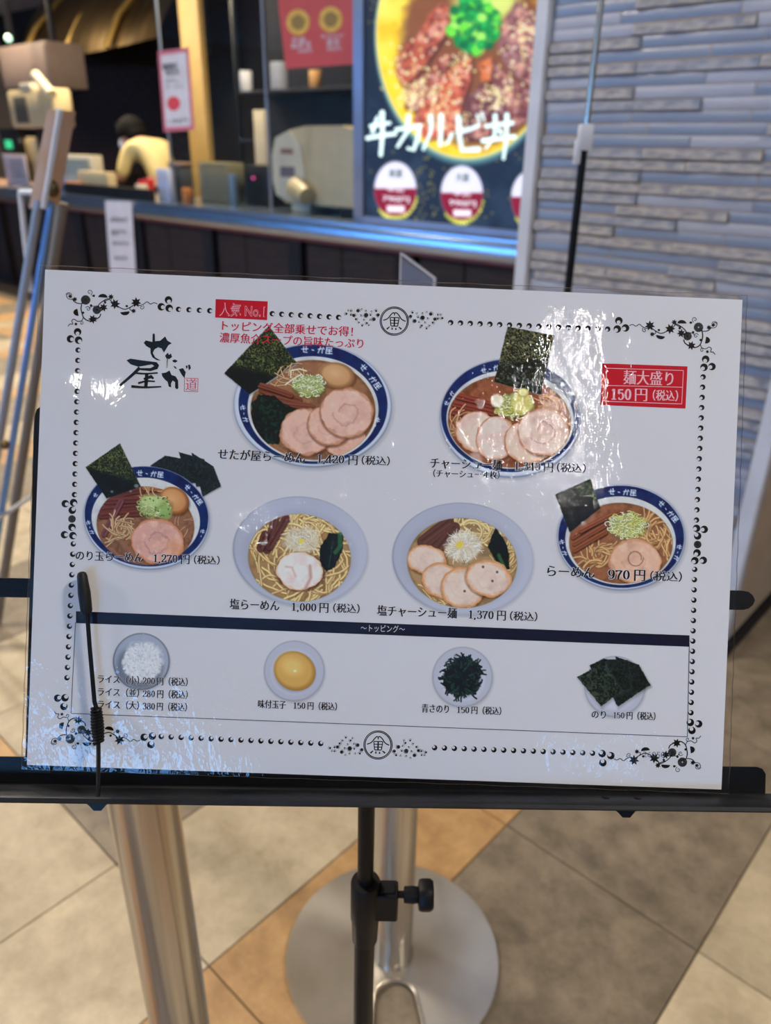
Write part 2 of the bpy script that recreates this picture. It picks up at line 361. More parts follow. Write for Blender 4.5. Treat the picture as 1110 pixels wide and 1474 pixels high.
while z < CEIL - .03:
    if row % 7 == 0: offs = (rt.uniform(0, .283), rt.uniform(0, .283))
    o0 = offs[row % 2]
    s = PS0 - o0
    while s < PS1:
        s0, s1 = max(s, PS0), min(s + .283, PS1)
        s += .283
        if s1 - s0 < .012: continue
        ty = rt.choices([0, 1, 2, 3], [4, 3.6, 1.8, 2])[0]
        pro = (0.006, 0.002, 0.003, 0.005)[ty] + rt.uniform(-.001, .001)
        key = (round(s1 - s0, 2), ty)
        if z < 1.72:
            if key not in tmesh:
                m = MB(); hh = pitch - .0014; L_ = s1 - s0 - .0018
                if ty in (0, 3):
                    seg = max(2, int(L_ / .03)); vs = []; fs = []
                    for i in range(seg + 1):
                        xx = L_ * i / seg
                        vs += [(xx, .009, 0), (xx, -.004 - rt.uniform(0, .005), .002), (xx, -.003 - rt.uniform(0, .004), hh - .003), (xx, .009, hh)]
                    for i in range(seg):
                        for q in range(3): a = i * 4 + q; fs.append((a, a + 4, a + 5, a + 1))
                    fs += [(0, 1, 2, 3), tuple(seg * 4 + q for q in (3, 2, 1, 0))]
                    m.add(vs, fs)
                else: m.box(0, L_, -.003, .009, 0, hh, .0012)
                tmesh[key] = obj('tile', m, BM[ty], pil, ty not in (0, 3)); o = tmesh[key]
            else: o = tmesh[key].copy(); COL.objects.link(o); o.parent = pil
            o.location = (s0, PN + .008 - pro + .004, z); count += 1
        else: extra.box(s0, s1 - .0018, PN + .001 - pro, PN + .010, z, z + pitch - .0014, .001)
    z += pitch; row += 1
tag(obj('tile', extra, BM[2], pil), kind='stuff')

# ================================================================ PRINT PAINTER : colours of the printed pictures, one vertex per print dot
_rs = np.random.RandomState(7); _tab = _rs.rand(64, 64)
def vnoise(x, y, sd=0):
    x = x + sd * 17.3; y = y + sd * 9.1
    xi = np.floor(x).astype(int); yi = np.floor(y).astype(int); fx = x - xi; fy = y - yi
    fx = fx * fx * (3 - 2 * fx); fy = fy * fy * (3 - 2 * fy); g = lambda a, b: _tab[a & 63, b & 63]
    return (g(yi, xi) * (1 - fx) + g(yi, xi + 1) * fx) * (1 - fy) + (g(yi + 1, xi) * (1 - fx) + g(yi + 1, xi + 1) * fx) * fy
def fbm(x, y, sd=0, o=3):
    t = 0; a = 0.5; s = 0
    for i in range(o): t = t + a * vnoise(x * 2 ** i, y * 2 ** i, sd + i); s += a; a *= 0.55
    return t / s
class Cv:
    """canvas in the units of one enlarged view; (ox, oy, k): print position = o + unit / k"""
    def __init__(s, ox, oy, k, x0, y0, x1, y1, res=1.3, bg=(190, 188, 194)):
        s.ox, s.oy, s.k = ox, oy, k; st = k / res
        xs = np.arange(x0, x1 + st, st); ys = np.arange(y0, y1 + st, st); s.X, s.Y = np.meshgrid(xs, ys); s.st = st
        s.x0, s.y0 = x0, y0; s.c = np.empty(s.X.shape + (3,)); s.c[:] = bg; s.touch = np.zeros(s.X.shape, bool)
    def win(s, x0, y0, x1, y1):
        i0 = max(0, int((y0 - s.y0) / s.st) - 1); i1 = max(i0, int((y1 - s.y0) / s.st) + 3)
        j0 = max(0, int((x0 - s.x0) / s.st) - 1); j1 = max(j0, int((x1 - s.x0) / s.st) + 3)
        return slice(i0, i1), slice(j0, j1)
    def put(s, w, sd, col, soft=None, a=1.0, clip=None):
        soft = soft or s.st * 1.2
        m = np.clip(0.5 - sd / soft, 0, 1) * a
        if clip is not None: m = m * clip[w]
        m = m[..., None]; s.c[w] = s.c[w] * (1 - m) + np.asarray(col, float) * m
        s.touch[w] |= m[..., 0] > 0.02
    def full(s): return (slice(None), slice(None))
    def esd(s, w, cx, cy, rx, ry, ang=0, wob=0, wsc=30, sd=0):
        a = radians(ang); X = s.X[w] - cx; Y = s.Y[w] - cy; u = X * cos(a) + Y * sin(a); v = -X * sin(a) + Y * cos(a)
        d = (np.sqrt((u / rx) ** 2 + (v / ry) ** 2) - 1) * min(rx, ry)
        if wob: d = d + (fbm(s.X[w] / wsc, s.Y[w] / wsc, sd) - 0.5) * wob * 2
        return d
    def ell(s, cx, cy, rx, ry, col, ang=0, soft=None, a=1.0, clip=None, wob=0, wsc=30, sd=0):
        R = max(rx, ry) + wob + (soft or 0); w = s.win(cx - R, cy - R, cx + R, cy + R)
        s.put(w, s.esd(w, cx, cy, rx, ry, ang, wob, wsc, sd), col, soft, a, clip)
    def psd(s, w, pts):
        X = s.X[w]; Y = s.Y[w]; d = np.full(X.shape, 1e9); ins = np.zeros(X.shape, bool); n = len(pts)
        for i in range(n):
            ax, ay = pts[i]; bx, by = pts[(i + 1) % n]; ex, ey = bx - ax, by - ay; L = ex * ex + ey * ey + 1e-9
            t = np.clip(((X - ax) * ex + (Y - ay) * ey) / L, 0, 1); d = np.minimum(d, np.hypot(X - ax - t * ex, Y - ay - t * ey))
            cnd = ((ay <= Y) & (by > Y)) | ((by <= Y) & (ay > Y))
            if abs(ey) > 1e-9: ins ^= cnd & (X < ax + (Y - ay) / ey * ex)
        return np.where(ins, -d, d)
    def poly(s, pts, col, soft=None, a=1.0, clip=None, wob=0, wsc=12, sd=0):
        xs = [p[0] for p in pts]; ys = [p[1] for p in pts]; q = wob + (soft or 0); w = s.win(min(xs) - q, min(ys) - q, max(xs) + q, max(ys) + q)
        d = s.psd(w, pts)
        if wob: d = d + (fbm(s.X[w] / wsc, s.Y[w] / wsc, sd) - 0.5) * 2 * wob
        s.put(w, d, col(w, d) if callable(col) else col, soft, a, clip); return w
    def stroke(s, pts, wd, col, soft=None, a=1.0, clip=None, taper=0):
        xs = [p[0] for p in pts]; ys = [p[1] for p in pts]; q = wd + 2; w = s.win(min(xs) - q, min(ys) - q, max(xs) + q, max(ys) + q)
        X = s.X[w]; Y = s.Y[w]; d = np.full(X.shape, 1e9); n = len(pts) - 1
        if X.size == 0: return
        for i in range(n):
            ax, ay = pts[i]; bx, by = pts[i + 1]; ex, ey = bx - ax, by - ay; L = ex * ex + ey * ey + 1e-9
            t = np.clip(((X - ax) * ex + (Y - ay) * ey) / L, 0, 1); r = wd / 2
            if taper: r = wd / 2 * (1 - taper * (i + t) / n)
            d = np.minimum(d, np.hypot(X - ax - t * ex, Y - ay - t * ey) - r)
        s.put(w, d, col, soft, a, clip)
    def mask(s, cx, cy, rx, ry, ang=0, soft=3): return np.clip(0.5 - s.esd(s.full(), cx, cy, rx, ry, ang) / soft, 0, 1)
    def tint(s, mask, sc_, c, amt, sd=0, lo=0.45, hi=0.7):
        n = fbm(s.X / sc_, s.Y / sc_, sd, 4); m = (np.clip((n - lo) / (hi - lo), 0, 1) * mask * amt)[..., None]; s.c = s.c * (1 - m) + np.asarray(c, float) * m
def curve(x, y, ang, n, st, bend, rr):
    p = [(x, y)]
    for i in range(n):
        ang += bend + rr.uniform(-.25, .25); x += st * cos(ang); y += st * sin(ang); p.append((x, y))
    return p
def noodles(c, clip, cx, cy, rx, ry, n, wd, light, dark, sd=1, ln=9, st=14, tang=True):
    rr = random.Random(sd)
    for i in range(n):
        th = rr.uniform(0, 2 * pi); q = sqrt(rr.random()); x = cx + rx * q * cos(th); y = cy + ry * q * sin(th)
        an = th + pi / 2 + rr.uniform(-.6, .6) if tang else rr.uniform(0, 2 * pi)
        p = curve(x, y, an, ln, st, rr.uniform(-.18, .28), rr)
        k = rr.uniform(.82, 1.08)
        c.stroke([(a + 1.5, b + 2.5) for a, b in p], wd * 1.5, dark, soft=wd * .6, a=.6, clip=clip)
        c.stroke(p, wd, [min(255, v * k) for v in light], soft=wd * .5, clip=clip)
        c.stroke([(a - .5, b - 1.2) for a, b in p], wd * .35, [min(255, v * 1.13) for v in light], soft=wd * .4, a=.7, clip=clip)
def chashu(c, cx, cy, rx, ry, ang, base=(206, 160, 140), rim=(176, 112, 72), swirl=(176, 112, 104), clip=None, sd=1, fat=(226, 190, 172), sw=1.0, edge=1.0):
    R = max(rx, ry) * 1.15
    c.ell(cx + 4, cy + 8, rx * 1.02, ry * 1.02, (70, 38, 26), ang, soft=16, a=.55, clip=clip)
    c.ell(cx, cy, rx, ry, rim, ang, wob=rx * .085, wsc=rx * .35, sd=sd, clip=clip)
    c.ell(cx, cy, rx * (1 - .045 * edge), ry * (1 - .05 * edge), [b * .5 + r * .5 for b, r in zip(base, rim)], ang, soft=5, wob=rx * .08, wsc=rx * .35, sd=sd, clip=clip)
    c.ell(cx, cy - ry * .01, rx * (1 - .09 * edge), ry * (1 - .1 * edge), base, ang, soft=10, wob=rx * .10, wsc=rx * .3, sd=sd + 3, clip=clip)
    w = c.win(cx - R, cy - R, cx + R, cy + R)
    d = c.esd(w, cx, cy, rx * .93, ry * .92, ang)
    X, Y = c.X[w], c.Y[w]
    n = fbm(X / (rx * .22), Y / (rx * .22), sd + 5, 4); m = np.clip((n - .5) * 4, 0, 1) * np.clip(-d / 6, 0, 1) * .55
    if clip is not None: m = m * clip[w]
    c.c[w] = c.c[w] * (1 - m[..., None]) + np.array(fat, float) * m[..., None]
    n = fbm(X / (rx * .5), Y / (rx * .5), sd + 11, 4); m = np.clip((n - .47) * 3.5, 0, 1) * np.clip(-d / 6, 0, 1) * .38
    if clip is not None: m = m * clip[w]
    c.c[w] = c.c[w] * (1 - m[..., None]) + np.array([base[0] * .84, base[1] * .76, base[2] * .78]) * m[..., None]
    r = np.hypot(X - cx, Y - cy) / rx; an = np.arctan2(Y - cy, X - cx)
    v = np.clip(1 - np.abs(r - (.38 + .035 * an + .10 * (fbm(X / 30, Y / 30, sd + 8) - .5) * 2)) / .06, 0, 1) * np.clip(-d / 8, 0, 1) * .5 * sw
    if clip is not None: v = v * clip[w]
    c.c[w] = c.c[w] * (1 - v[..., None]) + np.array(swirl, float) * v[..., None]
def nori(c, pts, split=0.5, gx=0, gy=1, ref=0, sd=3, light=(128, 132, 70), mid=(66, 78, 48), darkc=(20, 28, 28), soft=30):
    def col(w, d):
        X, Y = c.X[w], c.Y[w]
        n = .5 + (fbm(X / 6, Y / 6, sd, 2) - .5) * 1.5; n2 = .5 + (fbm(X / 15, Y / 15, sd + 4, 2) - .5) * 1.4
        g = np.clip((ref - (X * gx + Y * gy)) / soft + .5, 0, 1)          # lit half
        t = np.clip((n - .40) * 5, 0, 1) * g + np.clip((n - .56) * 5, 0, 1) * (1 - g) * .35
        t2 = np.clip((n2 - .45) * 4, 0, 1) * g
        o = np.array(darkc, float) * (1 - t[..., None]) + np.array(mid, float) * t[..., None]
        return o * (1 - .7 * (t * t2)[..., None]) + np.array(light, float) * .7 * (t * t2)[..., None]
    c.poly([(a + 3, b + 6) for a, b in pts], (80, 78, 80), soft=16, a=.45)
    c.poly(pts, col, wob=2.5, wsc=9, sd=sd)
def glyphs(c, x, y, ang, sz, sd=1, n=4):
    rr = random.Random(sd); a = radians(ang); ux, uy = cos(a), sin(a)
    G = [[[(-.4, -.05), (.4, -.12)], [(.18, -.4), (.18, .1)], [(-.15, -.35), (-.15, .3), (.3, .35)]], [[(-.1, 0), (.12, .05)]],
         [[(-.35, -.1), (.2, -.2), (.15, .35)], [(-.05, -.4), (-.35, .35)], [(.3, -.35), (.4, -.15)]],
         [[(-.3, -.35), (.35, -.35), (.3, -.1), (-.3, -.1)], [(-.3, -.35), (-.4, .4)], [(-.2, .1), (.35, .1)], [(.05, -.1), (.05, .4)], [(-.25, .4), (.4, .4)]]]
    for i in range(n):
        g = G[i % 4]; px = x + ux * sz * 1.05 * i; py = y + uy * sz * 1.05 * i
        for st in g: c.stroke([(px + (p * ux - q * uy) * sz, py + (p * uy + q * ux) * sz) for p, q in st], sz * .16, (205, 214, 232), soft=sz * .12, a=.85)
def blue_bowl(c, O, B, I, S, soup=(150, 98, 62), shade=(150, 160, 188)):
    # O outer rim, B blue band, I pale inner ring, S soup : (cx, cy, rx, ry, ang)
    c.ell(O[0] + 4, O[1] + 10, O[2] + 3, O[3] + 3, (120, 122, 134), O[4], soft=30, a=.55)
    c.ell(O[0], O[1], O[2], O[3], (120, 132, 160), O[4]); c.ell(O[0] - 1, O[1] - 3, O[2] - 5, O[3] - 5, (176, 186, 204), O[4], soft=8)
    c.ell(O[0], O[1] - 6, O[2] - 16, O[3] - 14, (192, 198, 212), O[4], soft=18)
    c.ell(*B[:4], (26, 46, 100), B[4], soft=6); m = c.mask(*B)
    c.tint(m, 40, (14, 28, 76), .7, 3)
    c.ell(*I[:4], (196, 196, 196), I[4], soft=5); c.tint(c.mask(*I), 60, (160, 164, 176), .5, 9)
    c.ell(*S[:4], (124, 84, 54), S[4], soft=7); c.ell(S[0], S[1] + 3, S[2] - 8, S[3] - 7, soup, S[4], soft=14)
    m = c.mask(*S); c.tint(m, 45, [v * .72 for v in soup], .75, 5); c.tint(m, 18, [min(255, v * 1.18) for v in soup], .35, 12); return m
def negi(c, cx, cy, rx, ry, n, sd=2, cols=((214, 220, 178), (190, 206, 140), (164, 184, 96), (222, 226, 206)), ln=16):
    rr = random.Random(sd); c.ell(cx + 3, cy + 6, rx, ry, (92, 84, 44), soft=22, a=.6, wob=10)
    c.ell(cx, cy, rx * .9, ry * .9, (168, 178, 104), soft=14, wob=12, a=.9)
    for i in range(n):
        th = rr.uniform(0, 2 * pi); q = sqrt(rr.random()); x = cx + rx * q * cos(th); y = cy + ry * q * sin(th); cc = rr.choice(cols)
        R = rr.uniform(.5, 1) * ln; a0 = rr.uniform(0, 6.28); p = [(x + R * cos(a0 + t * .5), y + R * .7 * sin(a0 + t * .5)) for t in range(rr.randint(4, 9))]
        c.stroke([(a + 1, b + 2) for a, b in p], 7, (96, 108, 52), soft=5, a=.5); c.stroke(p, 5, cc, soft=2.5)
def menma(c, x0, y0, x1, y1, wd, col=(118, 66, 46), clip=None, sd=0):
    c.stroke([(x0 + 3, y0 + 7), (x1 + 3, y1 + 7)], wd * 1.05, (44, 24, 18), soft=8, a=.7, clip=clip)
    mx, my = (x0 + x1) / 2, (y0 + y1) / 2 - wd * .1; c.stroke([(x0, y0), (mx, my), (x1, y1)], wd, col, soft=3, clip=clip)
    nx, ny = -(y1 - y0), x1 - x0; L = hypot(nx, ny); nx /= L; ny /= L
    for k, f in ((-.28, 1.3), (.05, .72), (.3, 1.12)):
        c.stroke([(x0 + nx * k * wd, y0 + ny * k * wd), (x1 + nx * k * wd, y1 + ny * k * wd)], wd * .14, [min(255, v * f) for v in col], soft=3, a=.7, clip=clip)
def egg(c, cx, cy, rx, ry, ang, col=(206, 146, 78), sh=(140, 84, 40), hi=(228, 188, 136)):
    c.ell(cx + 5, cy + 8, rx, ry, (60, 36, 20), ang, soft=18, a=.6)
    c.ell(cx, cy, rx, ry, sh, ang, soft=4); c.ell(cx - rx * .05, cy - ry * .08, rx * .9, ry * .88, col, ang, soft=rx * .25)
    c.ell(cx - rx * .15, cy - ry * .22, rx * .5, ry * .42, hi, ang, soft=rx * .5, a=.6)
def greens(c, pts, sd=4, clip=None, cols=((16, 30, 26), (30, 52, 40), (48, 76, 52)), n=60):
    c.poly(pts, cols[0], soft=8, wob=10, wsc=26, sd=sd, clip=clip); rr = random.Random(sd)
    xs = [p[0] for p in pts]; ys = [p[1] for p in pts]
    w = c.full(); mk = np.clip(-c.psd(w, pts) / 8, 0, 1)
    if clip is not None: mk = mk * clip
    c.tint(mk, 14, cols[2], .8, sd, .5, .72)
    for i in range(n):
        x = rr.uniform(min(xs), max(xs)); y = rr.uniform(min(ys), max(ys)); p = curve(x, y, rr.uniform(0, 6.28), 5, 8, rr.uniform(-.5, .5), rr)
        c.stroke(p, 4, rr.choice(cols[1:]), soft=3, a=.7, clip=mk)

def paint_ramen_deluxe():
    c = Cv(300, 420, 3.964, 70, 190, 1075, 1040)
    m = blue_bowl(c, (595, 650, 452, 352, 2), (597, 642, 425, 340, 2), (597, 668, 374, 300, 2), (597, 674, 356, 284, 2), (156, 104, 70))
    glyphs(c, 550, 330, 2, 44, 1); glyphs(c, 885, 432, 52, 42, 2); glyphs(c, 196, 660, 78, 34, 3, 3); glyphs(c, 965, 730, 108, 34, 4, 2)
    nori(c, [(90, 465), (345, 195), (505, 408), (236, 585)], gx=-.25, gy=1, ref=385, sd=3)
    c.stroke([(236, 590), (370, 500), (505, 412)], 7, (150, 160, 172), soft=4, a=.8)
    noodles(c, m, 470, 480, 110, 60, 14, 6, (196, 160, 112), (120, 74, 40), 3)
    for i, (a, b, d, e) in enumerate([(300, 560, 520, 615), (330, 590, 560, 650), (400, 640, 600, 660), (290, 530, 470, 590)]): menma(c, a, b, d, e, 30, (124, 66, 48), m)
    egg(c, 735, 480, 102, 74, 14, (196, 142, 88), (132, 84, 48), (216, 172, 124))
    negi(c, 575, 535, 92, 66, 90, 3)
    for p in ([(470, 490), (470, 450), (520, 440), (560, 452)], [(440, 530), (480, 500), (530, 470)]): c.stroke(p, 8, (208, 206, 178), soft=3)
    greens(c, [(240, 640), (290, 590), (380, 600), (440, 640), (500, 670), (430, 760), (400, 870), (330, 870), (262, 790)], 5, m)
    chashu(c, 780, 850, 130, 100, 10, (212, 158, 134), sd=7, clip=m, sw=.4)
    chashu(c, 555, 800, 150, 135, 10, (214, 166, 146), sd=4, clip=m, sw=.5)
    chashu(c, 690, 760, 128, 118, 20, (212, 162, 142), sd=5, clip=m, sw=.4)
    chashu(c, 790, 690, 155, 142, 8, (216, 168, 148), sd=6, clip=m)
    return c
def paint_ramen_chashu():
    c = Cv(580, 440, 3.7, 170, 90, 970, 930)
    m = blue_bowl(c, (572, 598, 376, 318, 2), (572, 586, 368, 300, 2), (572, 606, 340, 262, 3), (568, 616, 328, 246, 4), (150, 84, 52))
    glyphs(c, 430, 345, -12, 32, 1, 3); glyphs(c, 232, 520, -60, 28, 3, 3); glyphs(c, 850, 420, 50, 30, 2, 3)
    for i, (a, b, d, e) in enumerate([(290, 480, 470, 530), (270, 520, 480, 570), (250, 560, 430, 590)]): menma(c, a, b, d, e, 34, (136, 58, 44), m)
    noodles(c, m, 290, 640, 50, 60, 16, 7, (190, 140, 92), (100, 54, 30), 3); noodles(c, m, 800, 510, 90, 60, 18, 7, (194, 130, 84), (110, 56, 30), 5)
    nori(c, [(558, 112), (804, 158), (735, 475), (486, 405)], gx=.15, gy=1, ref=390, sd=5, light=(150, 146, 96), mid=(90, 90, 62), darkc=(34, 38, 34))
    c.tint(np.clip(-c.psd(c.full(), [(500, 290), (770, 330), (735, 470), (490, 400)]) / 8, 0, 1), 12, (140, 140, 138), .5, 8, .52, .7)
    negi(c, 590, 530, 112, 70, 90, 4, ((214, 204, 140), (196, 186, 90), (226, 214, 180), (206, 196, 60)))
    c.ell(634, 520, 55, 50, (212, 198, 96), soft=20, a=.8, wob=8); c.ell(640, 465, 30, 26, (196, 180, 80), soft=5); c.ell(640, 462, 20, 17, (222, 214, 140), soft=8)
    c.ell(500, 505, 34, 36, (222, 204, 178), soft=10, wob=8)
    c.ell(300, 760, 150, 70, (140, 74, 50), soft=20, clip=m, a=.6)
    chashu(c, 395, 670, 112, 108, 8, (224, 190, 172), (190, 126, 84), sd=3, clip=m, sw=.3); chashu(c, 495, 705, 105, 118, 8, (228, 192, 180), (190, 130, 90), sd=4, clip=m, sw=.3)
    chashu(c, 665, 725, 126, 118, 8, (222, 182, 158), (190, 120, 74), sd=5, clip=m, sw=.3); chashu(c, 752, 672, 142, 128, 8, (216, 184, 166), (184, 116, 74), sd=6, clip=m)
    return c
def paint_ramen_nori_egg():
    c = Cv(100, 630, 4.826, 60, 25, 1070, 945)
    for k, pts in enumerate(([(560, 195), (665, 125), (860, 160), (840, 330)], [(760, 100), (935, 150), (1000, 300), (830, 320)], [(850, 105), (1000, 200), (1052, 335), (880, 340)], [(860, 150), (975, 190), (1050, 340), (925, 410)])):
        nori(c, pts, gx=0, gy=1, ref=-100, sd=6 + k, mid=(58, 66, 60), darkc=(30, 36, 38))
        c.tint(np.clip(-c.psd(c.full(), pts) / 4, 0, 1), 8, (66, 74, 66), .6, 20 + k)
    m = blue_bowl(c, (535, 558, 440, 358, 6), (535, 548, 430, 346, 6), (530, 568, 378, 290, 6), (528, 612, 340, 272, 6), (146, 96, 66))
    glyphs(c, 488, 246, 4, 46, 1); glyphs(c, 820, 345, 50, 42, 2); glyphs(c, 180, 400, -60, 34, 4, 1); glyphs(c, 130, 590, 70, 34, 3, 3); glyphs(c, 925, 650, 105, 34, 5, 2)
    for a, b, d, e in [(230, 500, 520, 470), (220, 540, 500, 520), (300, 400, 560, 350), (250, 440, 470, 430)]: menma(c, a, b, d, e, 46, (108, 52, 44), m)
    menma(c, 360, 440, 240, 670, 40, (116, 66, 70), m); menma(c, 520, 350, 700, 370, 30, (170, 96, 50), m)
    noodles(c, m, 370, 640, 90, 80, 26, 9, (196, 160, 112), (112, 74, 44), 3); noodles(c, m, 600, 390, 120, 30, 8, 8, (200, 160, 110), (120, 74, 40), 4); noodles(c, m, 780, 610, 60, 40, 6, 7, (180, 140, 100), (120, 80, 50), 6)
    nori(c, [(112, 205), (350, 40), (496, 340), (258, 422)], gx=-.28, gy=1, ref=175, sd=3)
    for p in ((295, 375, 10), (465, 335, 16), (425, 372, 9)): c.ell(p[0], p[1], p[2], p[2] * .8, (160, 164, 168), soft=9, a=.7)
    egg(c, 728, 440, 108, 92, 35, (200, 132, 66), (130, 72, 30), (216, 168, 112))
    negi(c, 590, 480, 118, 80, 100, 5, ((190, 208, 140), (160, 190, 96), (208, 218, 170), (142, 176, 84)), 18)
    c.ell(570, 440, 70, 42, (178, 200, 120), soft=24, a=.75); c.ell(670, 520, 44, 50, (140, 176, 90), soft=16, a=.8)
    rr = random.Random(5)
    for i in range(22): c.ell(590 + rr.uniform(-110, 110), 480 + rr.uniform(-80, 70), 5, 6, (70, 84, 44), soft=4, a=.8)
    chashu(c, 610, 720, 185, 155, 12, (206, 150, 132), (196, 118, 66), (168, 104, 112), m, 6, sw=1.1)
    c.ell(740, 790, 70, 90, (214, 140, 84), -30, soft=50, a=.5, clip=m)
    return c
def shio_bowl(c, O, I, S, soup):
    c.ell(O[0] + 4, O[1] + 10, O[2] + 2, O[3] + 2, (134, 136, 150), O[4], soft=22, a=.5)
    c.ell(*O[:4], (140, 144, 164), O[4], soft=4); c.ell(O[0] + 2, O[1] - 5, O[2] - 8, O[3] - 9, (160, 163, 182), O[4], soft=10)
    m = c.mask(*O); g = np.clip((c.X + c.Y * 1.1 - (O[0] + O[1] * 1.1)) / (O[2] * 1.6) + .5, 0, 1) * m * .5
    c.c = c.c * (1 - g[..., None]) + np.array((178, 180, 196.)) * g[..., None]
    c.ell(*I[:4], (150, 152, 172), I[4], soft=40, a=.6)
    c.ell(*S[:4], (140, 112, 66), S[4], soft=10); c.ell(S[0], S[1], S[2] - 8, S[3] - 8, soup, S[4], soft=14)
    m = c.mask(*S); c.tint(m, 50, [v * .7 for v in soup], .6, 5); return m
def paint_shio():
    c = Cv(310, 700, 4.625, 95, 50, 1035, 805)
    m = shio_bowl(c, (565, 432, 450, 364, 5), (562, 460, 380, 300, 5), (560, 476, 342, 290, 4), (168, 126, 74))
    noodles(c, m, 560, 480, 345, 290, 110, 13, (216, 184, 118), (138, 92, 44), 8, 11, 20); noodles(c, m, 610, 250, 150, 70, 26, 12, (224, 192, 122), (150, 104, 50), 9, 8, 18)
    for a, b, d, e in ((400, 205, 340, 420), (470, 215, 360, 400), (330, 320, 300, 410)): menma(c, a, b, d, e, 50, (96, 52, 44), m)
    c.ell(575, 360, 120, 88, (198, 186, 160), soft=30, wob=16, a=.85)
    rr = random.Random(3)
    for i in range(70): p = curve(575 + rr.uniform(-90, 90), 350 + rr.uniform(-60, 70), rr.uniform(0, 6.3), 5, 12, rr.uniform(-.3, .3), rr); c.stroke(p, 4, rr.choice(((226, 220, 206), (206, 196, 172), (170, 156, 128))), soft=3, a=.8)
    c.ell(572, 365, 18, 17, (226, 196, 40), soft=5)
    greens(c, [(700, 400), (760, 310), (850, 320), (850, 420), (800, 530), (740, 570), (690, 500)], 6, m, ((14, 26, 28), (24, 44, 40), (34, 56, 46)), 20)
    c.stroke([(830, 320), (830, 400), (800, 440)], 30, (54, 100, 66), soft=10, a=.9); c.stroke([(775, 420), (755, 540)], 6, (70, 96, 84), soft=4, a=.6)
    c.ell(565, 570, 170, 130, (74, 44, 24), 0, soft=24, a=.5, clip=m)
    chashu(c, 562, 562, 160, 128, 6, (222, 206, 200), (204, 160, 116), (190, 156, 150), m, 9, (230, 220, 216), .3)
    c.stroke([(470, 535), (510, 540), (535, 600)], 14, (196, 160, 150), soft=12, a=.8); c.stroke([(630, 530), (635, 610), (600, 680)], 20, (178, 132, 120), soft=16, a=.8)
    return c
def paint_shio_chashu():
    c = Cv(540, 700, 4.44, 90, 80, 1030, 835)
    m = shio_bowl(c, (560, 465, 452, 360, 5), (560, 480, 380, 290, 5), (556, 490, 350, 286, 4), (172, 134, 88))
    noodles(c, m, 640, 270, 160, 60, 44, 11, (218, 190, 128), (150, 110, 60), 9, 9, 18); noodles(c, m, 860, 480, 60, 120, 26, 10, (206, 176, 112), (140, 100, 50), 4, 8, 18)
    noodles(c, m, 470, 730, 160, 40, 22, 10, (206, 170, 110), (140, 96, 50), 5)
    for a, b, d, e in ((470, 225, 300, 350), (510, 260, 350, 390), (480, 300, 400, 400)): menma(c, a, b, d, e, 62, (98, 62, 54), m)
    greens(c, [(770, 268), (830, 350), (862, 430), (858, 530), (810, 530), (765, 460), (722, 385)], 7, m, ((14, 28, 28), (22, 44, 38), (30, 54, 44)), 14)
    c.stroke([(790, 440), (828, 520)], 22, (64, 112, 66), soft=10, a=.8)
    c.ell(565, 385, 110, 92, (204, 196, 178), soft=30, wob=16, a=.8); rr = random.Random(3)
    for i in range(150):
        a = rr.uniform(0, 6.3); q = rr.random() ** .5; p = curve(562 + 95 * q * cos(a), 385 + 85 * q * sin(a), a + rr.uniform(-.7, .7), 4, 11, rr.uniform(-.3, .3), rr)
        c.stroke(p, 3.5, rr.choice(((232, 228, 218), (214, 206, 186), (176, 164, 140))), soft=2.5, a=.85)
    c.poly([(515, 368), (548, 345), (568, 370), (545, 400), (520, 392)], (228, 190, 40), soft=5)
    K = ((212, 186, 170), (206, 140, 82), (186, 144, 130))
    chashu(c, 330, 470, 130, 95, 12, *K, m, 3, (224, 200, 184), .4, 2); chashu(c, 420, 600, 125, 112, 25, *K, m, 4, (222, 200, 184), .3, 2)
    chashu(c, 560, 650, 142, 128, 15, *K, m, 5, (222, 200, 186), .3, 2); chashu(c, 722, 590, 150, 115, 14, *K, m, 6, (224, 202, 188), .4, 2)
    for p in ((690, 515), (750, 605), (572, 670), (780, 548)): c.ell(p[0], p[1], 8, 8, (80, 50, 40), soft=5, a=.8)
    return c
def paint_ramen_plain():
    c = Cv(780, 670, 4.269, 65, 65, 900, 785)
    m = blue_bowl(c, (488, 442, 396, 326, 2), (488, 438, 386, 314, 2), (484, 462, 340, 272, 3), (486, 478, 318, 248, 3), (150, 92, 60))
    glyphs(c, 430, 162, 2, 42, 1); glyphs(c, 735, 235, 48, 40, 2); glyphs(c, 122, 470, 76, 34, 3, 3); glyphs(c, 845, 500, 105, 34, 5, 3)
    noodles(c, m, 700, 410, 110, 90, 40, 10, (204, 160, 102), (126, 76, 40), 3, 8, 16); noodles(c, m, 360, 550, 90, 60, 34, 10, (200, 156, 100), (120, 76, 40), 5, 8, 16)
    for a, b, d, e in ((190, 440, 400, 310), (200, 480, 400, 360), (200, 520, 390, 410), (240, 400, 470, 285)): menma(c, a, b, d, e, 30, (138, 76, 50), m)
    nori(c, [(82, 178), (298, 82), (360, 262), (172, 412)], gx=-.5, gy=1, ref=55, sd=4, mid=(40, 62, 50), light=(112, 130, 60))
    negi(c, 525, 370, 122, 78, 150, 6, ((220, 222, 160), (200, 206, 110), (232, 232, 208), (210, 200, 90)), 20)
    chashu(c, 575, 590, 158, 140, 5, (212, 164, 134), (188, 124, 78), (150, 96, 76), m, 6, sw=.4)
    c.stroke([(575 + 50 * cos(t * .5) * (1 - t * .02), 570 + 52 * sin(t * .5) * (1 - t * .02)) for t in range(14)], 6, (140, 90, 74), soft=5, a=.8)
    return c
